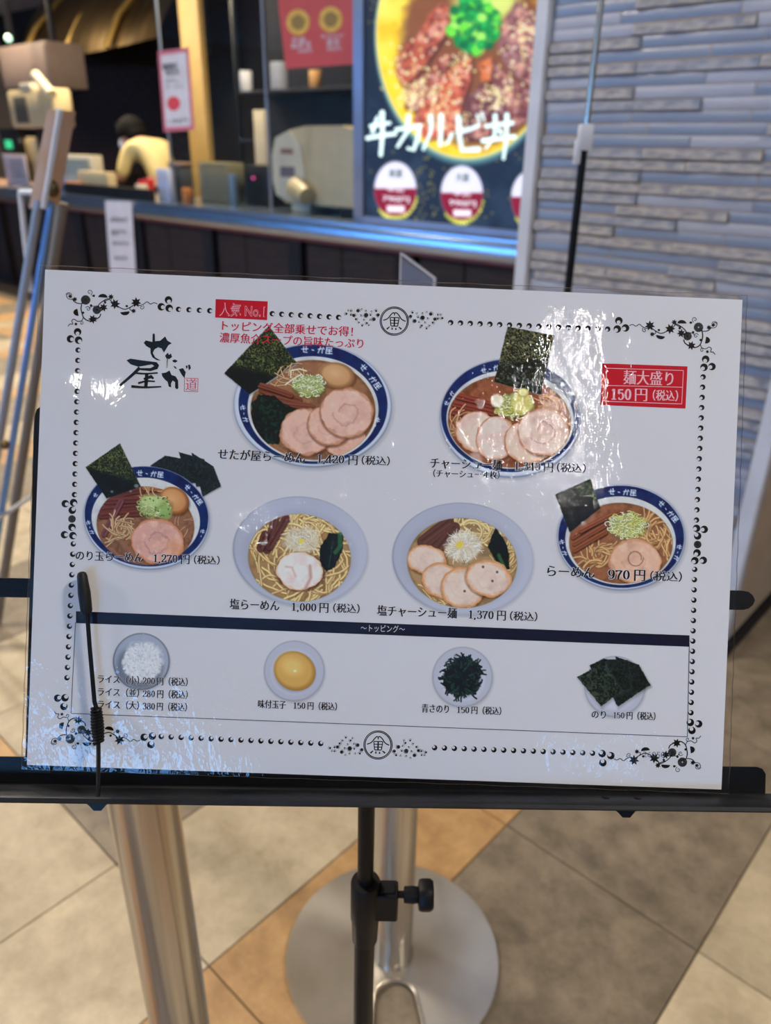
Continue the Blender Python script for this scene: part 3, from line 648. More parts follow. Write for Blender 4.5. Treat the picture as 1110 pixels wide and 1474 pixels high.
def dish(c, cx, cy, r, col=(168, 168, 184), sh=(146, 148, 164)):
    c.ell(cx + 2, cy + 4, r + 2, r + 2, (140, 140, 152), soft=10, a=.5); c.ell(cx, cy, r, r, sh, soft=3); c.ell(cx, cy - 1, r - 4, r - 4, col, soft=6)
    c.ell(cx, cy + 4, r * .74, r * .74, [v * 1.08 for v in col], soft=14)
def paint_rice():
    c = Cv(90, 880, 2.467, 165, 60, 400, 290, 1.4); dish(c, 280, 178, 101, (150, 156, 174), (94, 100, 116)); c.ell(275, 195, 82, 80, (116, 122, 138), soft=18)
    c.ell(283, 178, 70, 72, (196, 198, 204), soft=14, wob=14, wsc=18); rr = random.Random(3)
    for i in range(260):
        a = rr.uniform(0, 6.3); q = rr.random() ** .5; x = 280 + 64 * q * cos(a); y = 178 + 68 * q * sin(a); p = rr.uniform(0, 3.1)
        c.stroke([(x, y), (x + 7 * cos(p), y + 7 * sin(p))], 3.4, rr.choice(((222, 222, 226), (204, 206, 212), (176, 178, 186))), soft=2)
    return c
def paint_egg():
    c = Cv(90, 880, 2.467, 705, 90, 945, 330, 1.4); dish(c, 823, 212, 108)
    c.ell(826, 218, 74, 70, (120, 116, 124), soft=16, a=.6); c.ell(825, 212, 76, 68, (168, 118, 42), 30, soft=4); c.ell(822, 208, 70, 62, (206, 156, 60), 30, soft=16)
    c.ell(816, 196, 36, 28, (226, 184, 92), 20, soft=30, a=.8); c.ell(826, 212, 5, 4, (240, 226, 190), soft=4); return c
def paint_seaweed():
    c = Cv(560, 890, 2.362, 130, 80, 370, 325, 1.4); dish(c, 250, 200, 103); rr = random.Random(4)
    c.ell(252, 204, 62, 66, (112, 112, 126), soft=16, a=.6); c.ell(250, 200, 60, 66, (26, 36, 38), soft=8, wob=18, wsc=14)
    for i in range(170):
        a = rr.uniform(0, 6.3); q = rr.random() ** .6; p = curve(250 + 64 * q * cos(a), 200 + 70 * q * sin(a), a + rr.uniform(-1, 1), 4, 5, rr.uniform(-.5, .5), rr)
        c.stroke(p, 5, rr.choice(((22, 32, 34), (34, 50, 48), (50, 70, 62), (18, 26, 30))), soft=2)
    return c
def paint_nori_sheets():
    c = Cv(560, 890, 2.362, 625, 115, 905, 345, 1.4); dish(c, 768, 232, 104)
    for k, p in enumerate(([(682, 160), (730, 138), (800, 200), (720, 240)], [(770, 130), (850, 158), (888, 228), (800, 260)], [(845, 160), (888, 225), (778, 302), (750, 240)], [(728, 138), (812, 142), (820, 240), (750, 250)], [(640, 200), (735, 145), (792, 245), (722, 300)])):
        nori(c, p, ref=(-500 if k != 4 else 500), sd=5 + k, mid=(52, 62, 54), darkc=(28, 34, 34), light=(72, 82, 62), soft=10)
        c.tint(np.clip(-c.psd(c.full(), p) / 3, 0, 1), 4, (64, 74, 66), .5, 20 + k)
    return c

PAPER = np.array([190, 188, 194.])
def vcol_mat(name, emis=0.0, rough=0.6):
    m, nt, b = mat_base(name); a = N_(nt, 'ShaderNodeVertexColor'); a.layer_name = 'print'
    nt.links.new(a.outputs['Color'], b.inputs['Base Color']); b.inputs['Roughness'].default_value = rough; b.inputs['Specular IOR Level'].default_value = .2
    if emis: nt.links.new(a.outputs['Color'], b.inputs['Emission Color']); b.inputs['Emission Strength'].default_value = emis; b.inputs['Base Color'].default_value = (.02, .02, .02, 1)
    return m
def print_obj(name, c, place, mat, parent, norm=True, dilate=2):
    """one grid mesh with a colour at each vertex; faces outside the picture are dropped"""
    H_, W_ = c.X.shape; PX = c.ox + c.X / c.k; PY = c.oy + c.Y / c.k; V = place(PX.ravel(), PY.ravel())
    t = c.touch; i = np.arange(H_ * W_).reshape(H_, W_)
    keep = t[:-1, :-1] | t[1:, :-1] | t[:-1, 1:] | t[1:, 1:]
    F = np.stack([i[:-1, :-1], i[1:, :-1], i[1:, 1:], i[:-1, 1:]], -1)[keep]
    used = np.unique(F); rm = np.full(H_ * W_, -1); rm[used] = np.arange(len(used)); F = rm[F]; V = V[used]
    inv = np.array(parent.matrix_basis.inverted()); V = V @ inv[:3, :3].T + inv[:3, 3]
    col = lin(np.clip(c.c, 0, 255)).reshape(-1, 3)[used]
    if norm:
        g_ = col.mean(1, keepdims=True); col = col * .88 + g_ * .12; col = col / lin(PAPER) * .80; dk = np.clip((.62 - col.mean(1, keepdims=True)) / .3, 0, 1); col = np.clip(col * (1 - .10 * dk) - .022 * dk, .002, 1)
    me = bpy.data.meshes.new(name); me.vertices.add(len(V)); me.vertices.foreach_set('co', V.astype('f').ravel())
    nf = len(F); me.loops.add(nf * 4); me.polygons.add(nf); me.polygons.foreach_set('loop_start', np.arange(0, nf * 4, 4, dtype='i'))
    me.loops.foreach_set('vertex_index', F.astype('i').ravel()); me.update(calc_edges=True)
    at = me.color_attributes.new('print', 'FLOAT_COLOR', 'POINT'); at.data.foreach_set('color', np.c_[col, np.ones(len(col))].astype('f').ravel())
    me.materials.append(mat); o = bpy.data.objects.new(name, me); COL.objects.link(o); o.parent = parent; return o

# ================================================================ THE MENU SHEET
SA = np.array([.999221, .000408, -.027466]); SB = np.array([.02493, .424286, .905628]); SN = np.array([.012023, -.905608, .423946])
ST = np.array([.000411, .413633, 1.069685])
def SPv(px, py, off=0.0):
    px = np.asarray(px, float); py = np.asarray(py, float); v = np.stack([px - IW / 2, -(py - IH / 2), np.full_like(px, -FPX)], -1) @ RC.T
    off = np.asarray(off, float); p0 = ST + SN * off[..., None] if off.ndim else ST + SN * off
    t = ((p0 - CAM) @ SN) / (v @ SN); return CAM + v * t[..., None]
def SP(px, py, off=0.0): return Vector(SPv(px, py, off).tolist())
def flatmat(name, c, rough=.6):
    m, nt, b = mat_base(name); k = np.clip(lin(c) / lin(PAPER) * .80, 0, 1); k = k if k.mean() > .3 else np.clip(k - .02, .002, 1); b.inputs['Base Color'].default_value = (*k, 1)
    b.inputs['Roughness'].default_value = rough; b.inputs['Specular IOR Level'].default_value = .2; return m
INKC = dict(black=flatmat('ink_black', (22, 24, 34)), navy=flatmat('ink_navy', (14, 24, 44)), red=flatmat('ink_red', (186, 24, 52)), crimson=flatmat('ink_crimson', (176, 10, 44)),
            green=flatmat('ink_dark_green', (10, 38, 44)), white=flatmat('ink_white', (200, 196, 204)), pink=flatmat('ink_pink', (214, 160, 170)), grey=flatmat('ink_grey', (70, 74, 90)))
_glc = {}
def text_mesh(s, off):
    k = (s, off)
    if k not in _glc:
        cu = bpy.data.curves.new('t', 'FONT'); cu.body = s; cu.offset = off; cu.resolution_u = 3; cu.fill_mode = 'FRONT'
        o = bpy.data.objects.new('t', cu); COL.objects.link(o); dg = bpy.context.evaluated_depsgraph_get()
        me = bpy.data.meshes.new_from_object(o.evaluated_get(dg)); V = np.array([v.co[:] for v in me.vertices]); F = [tuple(p.vertices) for p in me.polygons]
        bpy.data.objects.remove(o); bpy.data.curves.remove(cu); bpy.data.meshes.remove(me); _glc[k] = (V, F)
    return _glc[k]
class Ink:
    def __init__(s, off): s.v = []; s.f = []; s.off = off
    def add(s, pts, fs, d=0): b = len(s.v); s.v += [(p[0], p[1], s.off + d) for p in pts]; s.f += [tuple(i + b for i in f) for f in fs]
    def poly(s, pts, d=0):
        # fan around the centroid copes with mildly concave outlines; ears handled by ngon triangulation
        s.add(pts, [tuple(range(len(pts)))], d)
    def disc(s, x, y, r, n=20, d=0, ry=None): s.poly([(x + r * cos(2 * pi * i / n), y + (ry or r) * sin(2 * pi * i / n)) for i in range(n)], d)
    def ring(s, x, y, r0, r1, n=48, d=0):
        p = []
        for i in range(n): a = 2 * pi * i / n; p += [(x + r0 * cos(a), y + r0 * sin(a)), (x + r1 * cos(a), y + r1 * sin(a))]
        s.add(p, [(2 * i, 2 * i + 1, (2 * i + 3) % (2 * n), (2 * i + 2) % (2 * n)) for i in range(n)], d)
    def cres(s, x, y, r, ang, k=.52, o=.44, n=18):
        p = []
        for i in range(n + 1):
            a = ang + .42 + (2 * pi - .84) * i / n; q = ang + .30 + (2 * pi - .6) * i / n
            p += [(x + r * cos(a), y + r * sin(a)), (x + r * o * cos(ang) + r * k * cos(q), y + r * o * sin(ang) + r * k * sin(q))]
        s.add(p, [(2 * i, 2 * i + 1, 2 * i + 3, 2 * i + 2) for i in range(n)])
    def line(s, pts, w, w1=None, d=0):
        n = len(pts); L = []
        for i, (x, y) in enumerate(pts):
            a = pts[max(0, i - 1)]; b = pts[min(n - 1, i + 1)]; tx, ty = b[0] - a[0], b[1] - a[1]; q = hypot(tx, ty) or 1
            ww = (w + ((w1 if w1 is not None else w) - w) * i / max(1, n - 1)) / 2; L += [(x - ty / q * ww, y + tx / q * ww), (x + ty / q * ww, y - tx / q * ww)]
        s.add(L, [(2 * i, 2 * i + 1, 2 * i + 3, 2 * i + 2) for i in range(n - 1)], d)
    def leaf(s, x, y, r, ang):
        p = []
        for i in range(14):
            a = ang + 2 * pi * i / 14; p.append((x + r * (1 if i % 2 == 0 else .52) * cos(a), y + r * (1 if i % 2 == 0 else .52) * sin(a)))
        s.poly(p)
    def pen(s, pts, f, th, tk, d=0):
        n = len(pts); L = []
        for i, (x, y) in enumerate(pts):
            a = pts[max(0, i - 1)]; b = pts[min(n - 1, i + 1)]; tx, ty = b[0] - a[0], b[1] - a[1]; q = hypot(tx, ty) or 1; tx /= q; ty /= q
            w = (th + (tk - th) * abs(ty) ** 1.6) / 2; L += [f(x - ty * w, y + tx * w), f(x + ty * w, y - tx * w)]
        s.add(L, [(2 * i, 2 * i + 1, 2 * i + 3, 2 * i + 2) for i in range(n - 1)], d)
    def digits(s, t, x0, y0, x1, y1, h, grow=0., d=0):
        adv = sum(.24 if ch == ',' else .48 for ch in t) - .05; L = hypot(x1 - x0, y1 - y0); ux, uy = (x1 - x0) / L, (y1 - y0) / L; cx = 0.; k = L / adv; kv = h * .80 / .70
        for ch in t:
            o = cx
            def f(x, y, o=o): u = (o + x - .03) * k; v = (y - .345) * kv; return (x0 + u * ux + v * uy, y0 + u * uy - v * ux)
            for P_ in DIG[ch]:
                if len(P_) == 3: s.poly([f(P_[0] + (P_[2] + grow * .5) * cos(a * pi / 5), P_[1] + (P_[2] + grow * .5) * sin(a * pi / 5)) for a in range(10)], d)
                else: s.pen(smooth(P_[0], 4) if P_[1] else P_[0], f, .05 + grow, .135 + grow, d)
            cx += .24 if ch == ',' else .48
    def text(s, t, x0, y0, x1, y1, h, off=0, bold=.028, d=0, mono=None):
        V, F = text_mesh(t, off); lo = V[:, 0].min(); hi = V[:, 0].max(); L = hypot(x1 - x0, y1 - y0); ux, uy = (x1 - x0) / L, (y1 - y0) / L
        u = (V[:, 0] - lo) / (hi - lo) * L; v = (V[:, 1] - .357) * h / .84
        for sh in ((-bold, bold, 0) if bold else (0,)):
            uu = u + sh * h; s.add(list(zip(x0 + uu * ux + v * uy, y0 + uu * uy - v * ux)), F, d + (0.000004 if sh == 0 else sh * .0001))
    def build(s, name, mat, parent, label=None):
        A = np.array(s.v); P = SPv(A[:, 0], A[:, 1], A[:, 2]); inv = np.array(parent.matrix_basis.inverted()); P = P @ inv[:3, :3].T + inv[:3, 3]
        mb = MB(); mb.v = [tuple(p) for p in P]; mb.f = s.f; o = obj(name, mb, mat, parent, False)
        if label: o['label'] = label
        return o
def _el(cx, cy, rx, ry, n=24): return [(cx + rx * cos(2 * pi * i / n), cy + ry * sin(2 * pi * i / n)) for i in range(n + 1)]
DIG = {'0': [(_el(.25, .345, .155, .315), 0)], '1': [([(.26, .02), (.26, .66)], 0), ([(.26, .66), (.20, .60), (.11, .57)], 0), ([(.10, .015), (.42, .015)], 0)],
       '2': [([(.09, .50), (.13, .62), (.25, .675), (.37, .61), (.39, .48), (.30, .31), (.16, .16), (.07, .03)], 1), ([(.06, .035), (.42, .035)], 0), ([(.06, .06), (.42, .06)], 0), ([(.41, .03), (.44, .15)], 0), (.125, .51, .05)],
       '3': [([(.11, .56), (.15, .64), (.25, .675), (.36, .61), (.36, .48), (.28, .385), (.18, .365)], 1), ([(.18, .365), (.33, .35), (.41, .25), (.39, .10), (.27, .015), (.15, .03), (.09, .10)], 1), (.13, .55, .045), (.12, .12, .045)],
       '4': [([(.33, .67), (.04, .20)], 0), ([(.04, .19), (.46, .19)], 0), ([(.33, .67), (.33, .02)], 0), ([(.23, .015), (.43, .015)], 0)],
       '5': [([(.12, .64), (.40, .64)], 0), ([(.12, .61), (.38, .61)], 0), ([(.12, .65), (.105, .36)], 0), ([(.10, .36), (.21, .43), (.35, .39), (.41, .24), (.36, .08), (.23, .01), (.10, .07)], 1), (.13, .10, .045)],
       '6': [([(.38, .58), (.28, .675), (.15, .58), (.09, .34)], 1), (_el(.26, .215, .15, .2), 0)], '7': [([(.07, .54), (.08, .66)], 0), ([(.07, .64), (.43, .64)], 0), ([(.07, .615), (.43, .615)], 0), ([(.43, .64), (.28, .36), (.22, .18), (.21, .01)], 1)],
       '8': [(_el(.25, .515, .125, .16), 0), (_el(.25, .18, .155, .175), 0)], '9': [(_el(.24, .465, .15, .205), 0), ([(.39, .50), (.40, .34), (.35, .12), (.24, .015), (.13, .05)], 1), (.14, .08, .045)],
       ',': [(.10, .045, .05), ([(.13, .05), (.12, -.04), (.06, -.10)], 1)]}
def smooth(p, n=5):
    o = []
    for i in range(len(p) - 1):
        a = p[max(0, i - 1)]; b = p[i]; c = p[i + 1]; d = p[min(len(p) - 1, i + 2)]
        for j in range(n):
            t = j / n; o.append(tuple(.5 * ((2 * b[m]) + (-a[m] + c[m]) * t + (2 * a[m] - 5 * b[m] + 4 * c[m] - d[m]) * t * t + (-a[m] + 3 * b[m] - 3 * c[m] + d[m]) * t ** 3) for m in (0, 1)))
    return o + [p[-1]]
LP, LR, LT = 0.00006, 0.00012, 0.00020
sheet = thing('menu_sheet', 'laminated landscape noodle shop menu sheet with printed bowls standing on the black stand', 'menu', SP(540, 1128))
def slab(corners, z0, z1, name, mat, n=1, wob=0):
    mb = MB(); P = []
    for z in (z0, z1): P += [SP(x, y, z) for x, y in corners]
    k = len(corners); mb.add(P, [tuple(range(k)), tuple(range(2 * k - 1, k - 1, -1))] + [(i, i + k, (i + 1) % k + k, (i + 1) % k) for i in range(k)]); return mb
paper_c = [(65, 388), (1069, 431.5), (1038.6, 1136.5), (38.7, 1101)]
obj('paper', slab(paper_c, -.0003, 0, '', None), flatmat('menu_paper', (190, 188, 194)), sheet, False, world=True)
# clear laminate: front sheet as a fine grid, sealed edge around the paper
fc = [(57.5, 381.5), (1075.5, 425.5), (1049, 1142.5), (31, 1107.5)]
def bil(u, v):
    a, b, c_, d = [np.array(p) for p in fc]; return (a * (1 - u) + b * u) * (1 - v) + (d * (1 - u) + c_ * u) * v
mb = MB(); nx, ny = 90, 64; rr = random.Random(8)
for j in range(ny + 1):
    for i in range(nx + 1):
        u, v = i / nx, j / ny; e = min(u, 1 - u, (v) * .7, (1 - v) * .7)
        p = bil(u, v); ed = max(0, 1 - e / .02)
        mb.v.append(tuple(SP(p[0], p[1], .0005 - .0004 * ed + .0003 * ed * sin(i * .9 + j * 1.3))))
for j in range(ny):
    for i in range(nx): a = j * (nx + 1) + i; mb.f.append((a, a + nx + 1, a + nx + 2, a + 1))
obj('laminate_film', mb, M['film'], sheet, True, world=True)
eg = MB()
for (a, b) in ((0, 1), (1, 2), (2, 3), (3, 0)):
    A, B = np.array(fc[a]), np.array(fc[b]); k = 60; pth = []
    for i in range(k + 1):
        q = A + (B - A) * i / k; pth.append(SP(q[0] + .5 * sin(i * 1.7), q[1] + .5 * cos(i * 1.3), .0001 + .0002 * sin(i * .8 + a)))
    eg.tube(pth, .00030, 5)
obj('film_edge', eg, M['film_edge'], sheet, True, world=True)
pc = vcol_mat('printed_picture', 0, .6)
lay = [LP]
def pplace(px, py): return SPv(px, py, lay[0])
for nm, fn, lb in (('bowl_picture', paint_ramen_nori_egg, 'printed bowl with egg and a fan of nori sheets'), ('bowl_picture', paint_ramen_deluxe, 'largest printed bowl with greens, egg, nori and pork slices'),
                   ('bowl_picture', paint_ramen_chashu, 'printed blue rimmed bowl with four overlapping pork slices'), ('bowl_picture', paint_shio, 'printed white bowl with one pork slice'),
                   ('bowl_picture', paint_shio_chashu, 'printed white bowl with four pork slices'), ('bowl_picture', paint_ramen_plain, 'printed blue rimmed bowl with one large round pork slice'),
                   ('topping_picture', paint_rice, 'printed bowl of white rice'), ('topping_picture', paint_egg, 'printed dish with a golden egg'),
                   ('topping_picture', paint_seaweed, 'printed dish of dark seaweed'), ('topping_picture', paint_nori_sheets, 'printed fan of nori sheets on a dish')):
    o = print_obj(nm, fn(), pplace, pc, sheet); o['label'] = lb; lay[0] += .000006
# ---- lettering
def cap(parts, halo=True):
    k = Ink(LT)
    for t, x0, y0, x1, y1, h in parts: (k.digits if t[0] in '0123456789' else k.text)(t, x0, y0, x1, y1, h)
    if halo:
        q = Ink(LT - .00006)
        for t, x0, y0, x1, y1, h in parts:
            if t[0] in '0123456789': q.digits(t, x0, y0, x1, y1, h, .07)
            else: q.text(t, x0, y0, x1, y1, h, .026, .03)
        q.build('caption_outline', INKC['white'], sheet)
    k.build('caption', INKC['black'], sheet)
TX = '（税込）'
cap([('せたが屋らーめん', 314, 653.5, 439, 659.7, 14), ('1,420', 456, 660, 495.5, 661.5, 15), ('円', 502, 662, 514.5, 662.4, 14), (TX, 521, 662.5, 561, 664, 12)])
cap([('チャーシュー麺', 620, 666.5, 722.7, 669.7, 14), ('1,340', 740, 670.6, 778, 671.9, 15), ('円', 783.5, 672.5, 796, 672.8, 14), (TX, 802, 673, 843, 674.6, 12), ('（チャーシュー４枚）', 624, 681.4, 719, 684, 10)])
cap([('のり玉らーめん', 109.3, 799.5, 205.7, 803, 13), ('1,270', 220.2, 803.4, 255.4, 804.4, 14.5), ('円', 261, 804.9, 272.6, 805.2, 13.5), (TX, 279.5, 805.7, 316, 807, 11.5)])
cap([('塩らーめん', 331, 869.7, 402, 872.2, 14), ('1,000', 419.2, 873.2, 455.3, 874.4, 14.5), ('円', 460.3, 874.8, 472.6, 875.2, 14), (TX, 480, 875.3, 517.6, 876.5, 12)])
cap([('塩チャーシュー麺', 543.4, 879, 657.6, 883, 14), ('1,370', 674, 884.2, 710.5, 885.4, 15), ('円', 716, 885.8, 728, 886.2, 14), (TX, 734.5, 886.6, 773.5, 888, 12)])
cap([('らーめん', 788.2, 821.8, 856, 825, 15), ('970', 875.6, 826.5, 906.5, 827.6, 17), ('円', 913.5, 827.9, 928.5, 828.4, 16), (TX, 936.5, 829, 981.5, 830.6, 13)])
cap([('ライス（小）', 141, 977.3, 200, 979.6, 11), ('200', 205.5, 980, 223, 980.5, 12), ('円（税込）', 226.5, 980.7, 270, 982, 11)])
cap([('ライス（並）', 141, 995.7, 200, 997.9, 11), ('280', 205.5, 998.3, 223, 998.9, 12), ('円（税込）', 226.5, 999, 270, 1000.3, 11)])
cap([('ライス（大）', 141, 1013.7, 200, 1015.9, 11), ('380', 205.5, 1016.3, 223, 1016.9, 12), ('円（税込）', 226, 1017, 269, 1018.4, 11)])
cap([('味付玉子', 371.7, 1013.4, 411.5, 1014.8, 11), ('150', 422, 1015.4, 439.5, 1016, 11.5), ('円（税込）', 443, 1016, 485, 1017.4, 10.5)])
cap([('青さのり', 607.4, 1019.6, 646, 1021, 11.5), ('150', 657.5, 1021.6, 675.5, 1022.2, 11.5), ('円（税込）', 679, 1022.3, 721.5, 1023.8, 10.5)])
cap([('のり', 852, 1028.4, 872, 1029, 11), ('150', 882.5, 1029.2, 899, 1029.8, 11), ('円（税込）', 902.5, 1030, 943.5, 1031.4, 10.5)])
k = Ink(LR); k.poly([(310.5, 430.5), (385.5, 433.8), (384.5, 460.8), (309.8, 457)]); k.build('popular_tag', INKC['crimson'], sheet)
k = Ink(LT - .00004); k.text('人気 No.1', 315.5, 445.6, 381.5, 448.6, 17, .022, 0); k.build('tag_lettering', INKC['pink'], sheet)
k = Ink(LT); k.text('人気 No.1', 315.5, 445.6, 381.5, 448.6, 17, -.010, 0); k.build('tag_lettering', INKC['crimson'], sheet)
k = Ink(LT); k.text('トッピング全部乗せでお得！', 320, 468.7, 508, 477.8, 13, 0, .015); k.text('濃厚魚介スープの旨味たっぷり', 316.4, 486, 523, 495, 13, 0, .015); k.build('red_lettering', INKC['red'], sheet)
k = Ink(LR); k.poly([(867, 523), (989.8, 527.4), (986.9, 588), (864.4, 583)]); k.build('price_panel', INKC['crimson'], sheet)
k = Ink(LT)
R_ = [(873.5, 530), (983.9, 533.4), (981.5, 581.5), (870.5, 577.6)]
for i in range(4): k.line([R_[i], R_[(i + 1) % 4]], .9)
k.line([(872.3, 554.8), (982.4, 557.4)], .9)
k.text('麺大盛り', 898, 543.3, 969, 545.8, 19, -.008, .03); k.digits('150', 879, 567, 908.6, 567.9, 20, .01); k.text('円', 914.5, 568, 931.4, 568.4, 18, -.008, .03); k.text(TX, 940, 569, 976, 570.2, 14)
k.build('panel_lettering', INKC['pink'], sheet)
k = Ink(LR); k.poly([(109.4, 879.8), (992.7, 914.6), (992.7, 931), (109.4, 896.8)]); k.build('topping_banner', INKC['navy'], sheet)
k = Ink(LT); k.text('〜トッピング〜', 519.5, 904, 583, 906, 9.5, 0, 0); k.build('banner_lettering', INKC['white'], sheet)
k = Ink(LR); Q = [(108.6, 896), (102.2, 1027), (989.7, 1060.6), (992.4, 930)]
for i in range(3): k.line([Q[i], Q[i + 1]], 1.0)
k.build('frame_line', INKC['grey'], sheet)
k = Ink(LT); k.text('26050', 926, 1085.5, 957, 1086.5, 10, -.015, 0); k.build('small_number', INKC['grey'], sheet)
# ---- border : crescents, corner sprays, round emblem
def Z5(x, y): return (80 + x / 5.045, 400 + y / 5.045)
k = Ink(LR - .00003)
def row(x0, y0, x1, y1, n, ang, r=3.9):
    for i in range(n): t = i / max(1, n - 1); k.cres(x0 + (x1 - x0) * t, y0 + (y1 - y0) * t, r, ang)
q = pi / 4
row(257, 445.2, 302, 447.2, 4, q * .3); row(392, 451.5, 487.4, 456.8, 8, q * .5); row(648.9, 464.3, 874.9, 473.7, 17, q * 2.9)
row(112.4, 503.9, 107.2, 712, 15, q * .2); row(105.4, 783, 96.4, 975.7, 14, -q); row(1012.3, 542.5, 1002.8, 748.5, 15, q * 3.2); row(1000.2, 819.7, 994.8, 1026, 15, -q * 3.1)
row(232, 1060.3, 461.7, 1070.3, 17, -q * 1.2); row(625.7, 1076.3, 853.2, 1084.3, 17, -q * 3)
for (x, y, a) in ((242.5, 431.7, q * 1.6), (232.2, 441.6, q * .3), (243.5, 443.6, q), (111.7, 477.7, q * 2), (101.4, 487.8, q * .3), (113.1, 489.6, q), (891, 461.6, q * 2.2), (888.7, 473.5, q * 3), (900.6, 472, q * 3.4),
                  (1016, 517, q * 2.4), (1013.6, 528.6, q * 3), (1025, 527.6, q * 3.6), (207.4, 1061.3, -q * .5), (219.3, 1059.6, -q * 1.2), (217.2, 1072, -q * 1.6), (866.9, 1084.8, -q * 3), (879.5, 1087.8, -q * 3.2), (867.9, 1098, -q * 2.2),
                  (83, 1005, -q * .4), (93.5, 1004.5, -q), (92, 1017, -q * 1.4), (993.9, 1040, -q * 3), (1005.9, 1042, -q * 3.6), (996.2, 1051.5, -q * 2.4),
                  (94, 725, q * .4), (105.9, 723.5, q), (104, 734.5, -q), (103.6, 759, q * 1.2), (92.8, 769.7, 0), (104.9, 771, q * .6), (1002.8, 760.5, q * 3.6), (1013.9, 762, q * 3.8), (1004.4, 771.5, -q * 3), (1003.6, 795.8, q * 2.8), (1000.5, 807, q * 3), (1012.5, 806.5, q * 3.5)):
    k.cres(x, y, 5.4, a)
tag(k.build('crescent_border', INKC['black'], sheet), kind='stuff')
def flower(k, x, y, r, hole=0):
    n = 18
    for i in range(n):
        a = 2 * pi * i / n; b = pi / n * .86
        k.poly([(x + r * .16 * cos(a - b), y + r * .16 * sin(a - b)), (x + r * .93 * cos(a - b), y + r * .93 * sin(a - b)), (x + r * 1.02 * cos(a), y + r * 1.02 * sin(a)), (x + r * .93 * cos(a + b), y + r * .93 * sin(a + b)), (x + r * .16 * cos(a + b), y + r * .16 * sin(a + b))])
    if not hole: k.disc(x, y, r * .2, 12)
    else: pass
def spiral(cx, cy, r, a0, turns=1.3, sg=1): return [(cx + r * (1 - t / 14 * .8) * cos(a0 + sg * turns * 2 * pi * t / 14), cy + r * (1 - t / 14 * .8) * sin(a0 + sg * turns * 2 * pi * t / 14)) for t in range(15)]
def smooth(p, n=5):
    o = []
    for i in range(len(p) - 1):
        a = p[max(0, i - 1)]; b = p[i]; c = p[i + 1]; d = p[min(len(p) - 1, i + 2)]
        for j in range(n):
            t = j / n; o.append(tuple(.5 * ((2 * b[m]) + (-a[m] + c[m]) * t + (2 * a[m] - 5 * b[m] + 4 * c[m] - d[m]) * t * t + (-a[m] + 3 * b[m] - 3 * c[m] + d[m]) * t ** 3) for m in (0, 1)))
    return o + [p[-1]]
src = np.array([(123.2, 431.7), (242.5, 431.7), (111.7, 477.7)])
def corner(dst, hole):
    A = np.c_[src, np.ones(3)]; Mx = np.linalg.solve(A, np.array(dst)); f = lambda p: tuple(np.array([80 + p[0] / 5.045, 400 + p[1] / 5.045, 1]) @ Mx)
    k = Ink(LR - .00002); S = 1 / 5.045; c = lambda x, y: f((x, y))
    flower(k, *c(218, 160), 7.0, hole); flower(k, *c(300, 232), 6.3)
    for p, w in (([(740, 190), (715, 180), (690, 190), (665, 174), (640, 190), (610, 200), (585, 185)], 5), ([(585, 185), (545, 212), (500, 228), (450, 205), (410, 175), (385, 152), (350, 165), (318, 190), (305, 215)], 6),
                 ([(345, 170), (380, 160), (400, 140)], 5), ([(545, 212), (540, 230), (565, 240)], 5), ([(190, 190), (185, 220), (190, 250), (205, 290), (240, 312), (280, 305), (318, 285), (328, 260)], 7),
                 ([(120, 150), (140, 175), (170, 186), (200, 184)], 6), ([(200, 290), (190, 310), (160, 315), (135, 300), (118, 312), (125, 335), (105, 335), (90, 352)], 5), ([(265, 130), (280, 135)], 6), ([(75, 120), (90, 108), (110, 112), (118, 125)], 4), ([(78, 125), (90, 150), (120, 158)], 4),
                 ([(240, 222), (262, 208), (285, 205)], 4)):
        k.line([f(z) for z in smooth(p)], w * S * 1.1)
    for cx, cy, r, a0, sg in ((247, 105, 22, 1.2, -1), (236, 225, 20, 3.5, 1), (188, 328, 15, -2, 1), (626, 214, 18, -1, 1), (95, 128, 18, 2, 1)): k.line([f(z) for z in spiral(cx, cy, r, a0, 1.1, sg)], 4.5 * S)
    for x, y, r in ((270, 300, 30), (432, 190, 34), (585, 178, 34), (348, 215, 28), (402, 138, 20), (567, 240, 17), (140, 155, 17), (108, 135, 14), (148, 335, 12)): k.leaf(*c(x, y), r * S * 1.15, x * .7)
    for x, y, a in ((343, 142, -.1), (503, 246, 3.3), (163, 250, 1.7)):
        k.poly([f((x + 34 * cos(a + t) * (1 if t not in (0, pi) else 1), y + 26 * sin(a + t) * -1)) for t in [i * pi / 8 for i in range(9)]])
    for x, y in ((200, 253), (360, 178), (517, 205), (278, 130), (258, 200)): k.disc(*c(x, y), 9 * S, 10)
    k.build('corner_spray', INKC['black'], sheet)
corner(src, 0); corner([(1005.7, 471.1), (891, 461.6), (1016, 517)], 1); corner([(101, 1063.5), (217.3, 1072.2), (92, 1017)], 1); corner([(982.5, 1097.1), (867.9, 1098), (996.2, 1051.5)], 1)
for x, y in ((103.6, 747), (1004.4, 783.8)): k = Ink(LR - .00002); flower(k, x, y, 5.6); k.build('border_flower', INKC['black'], sheet)
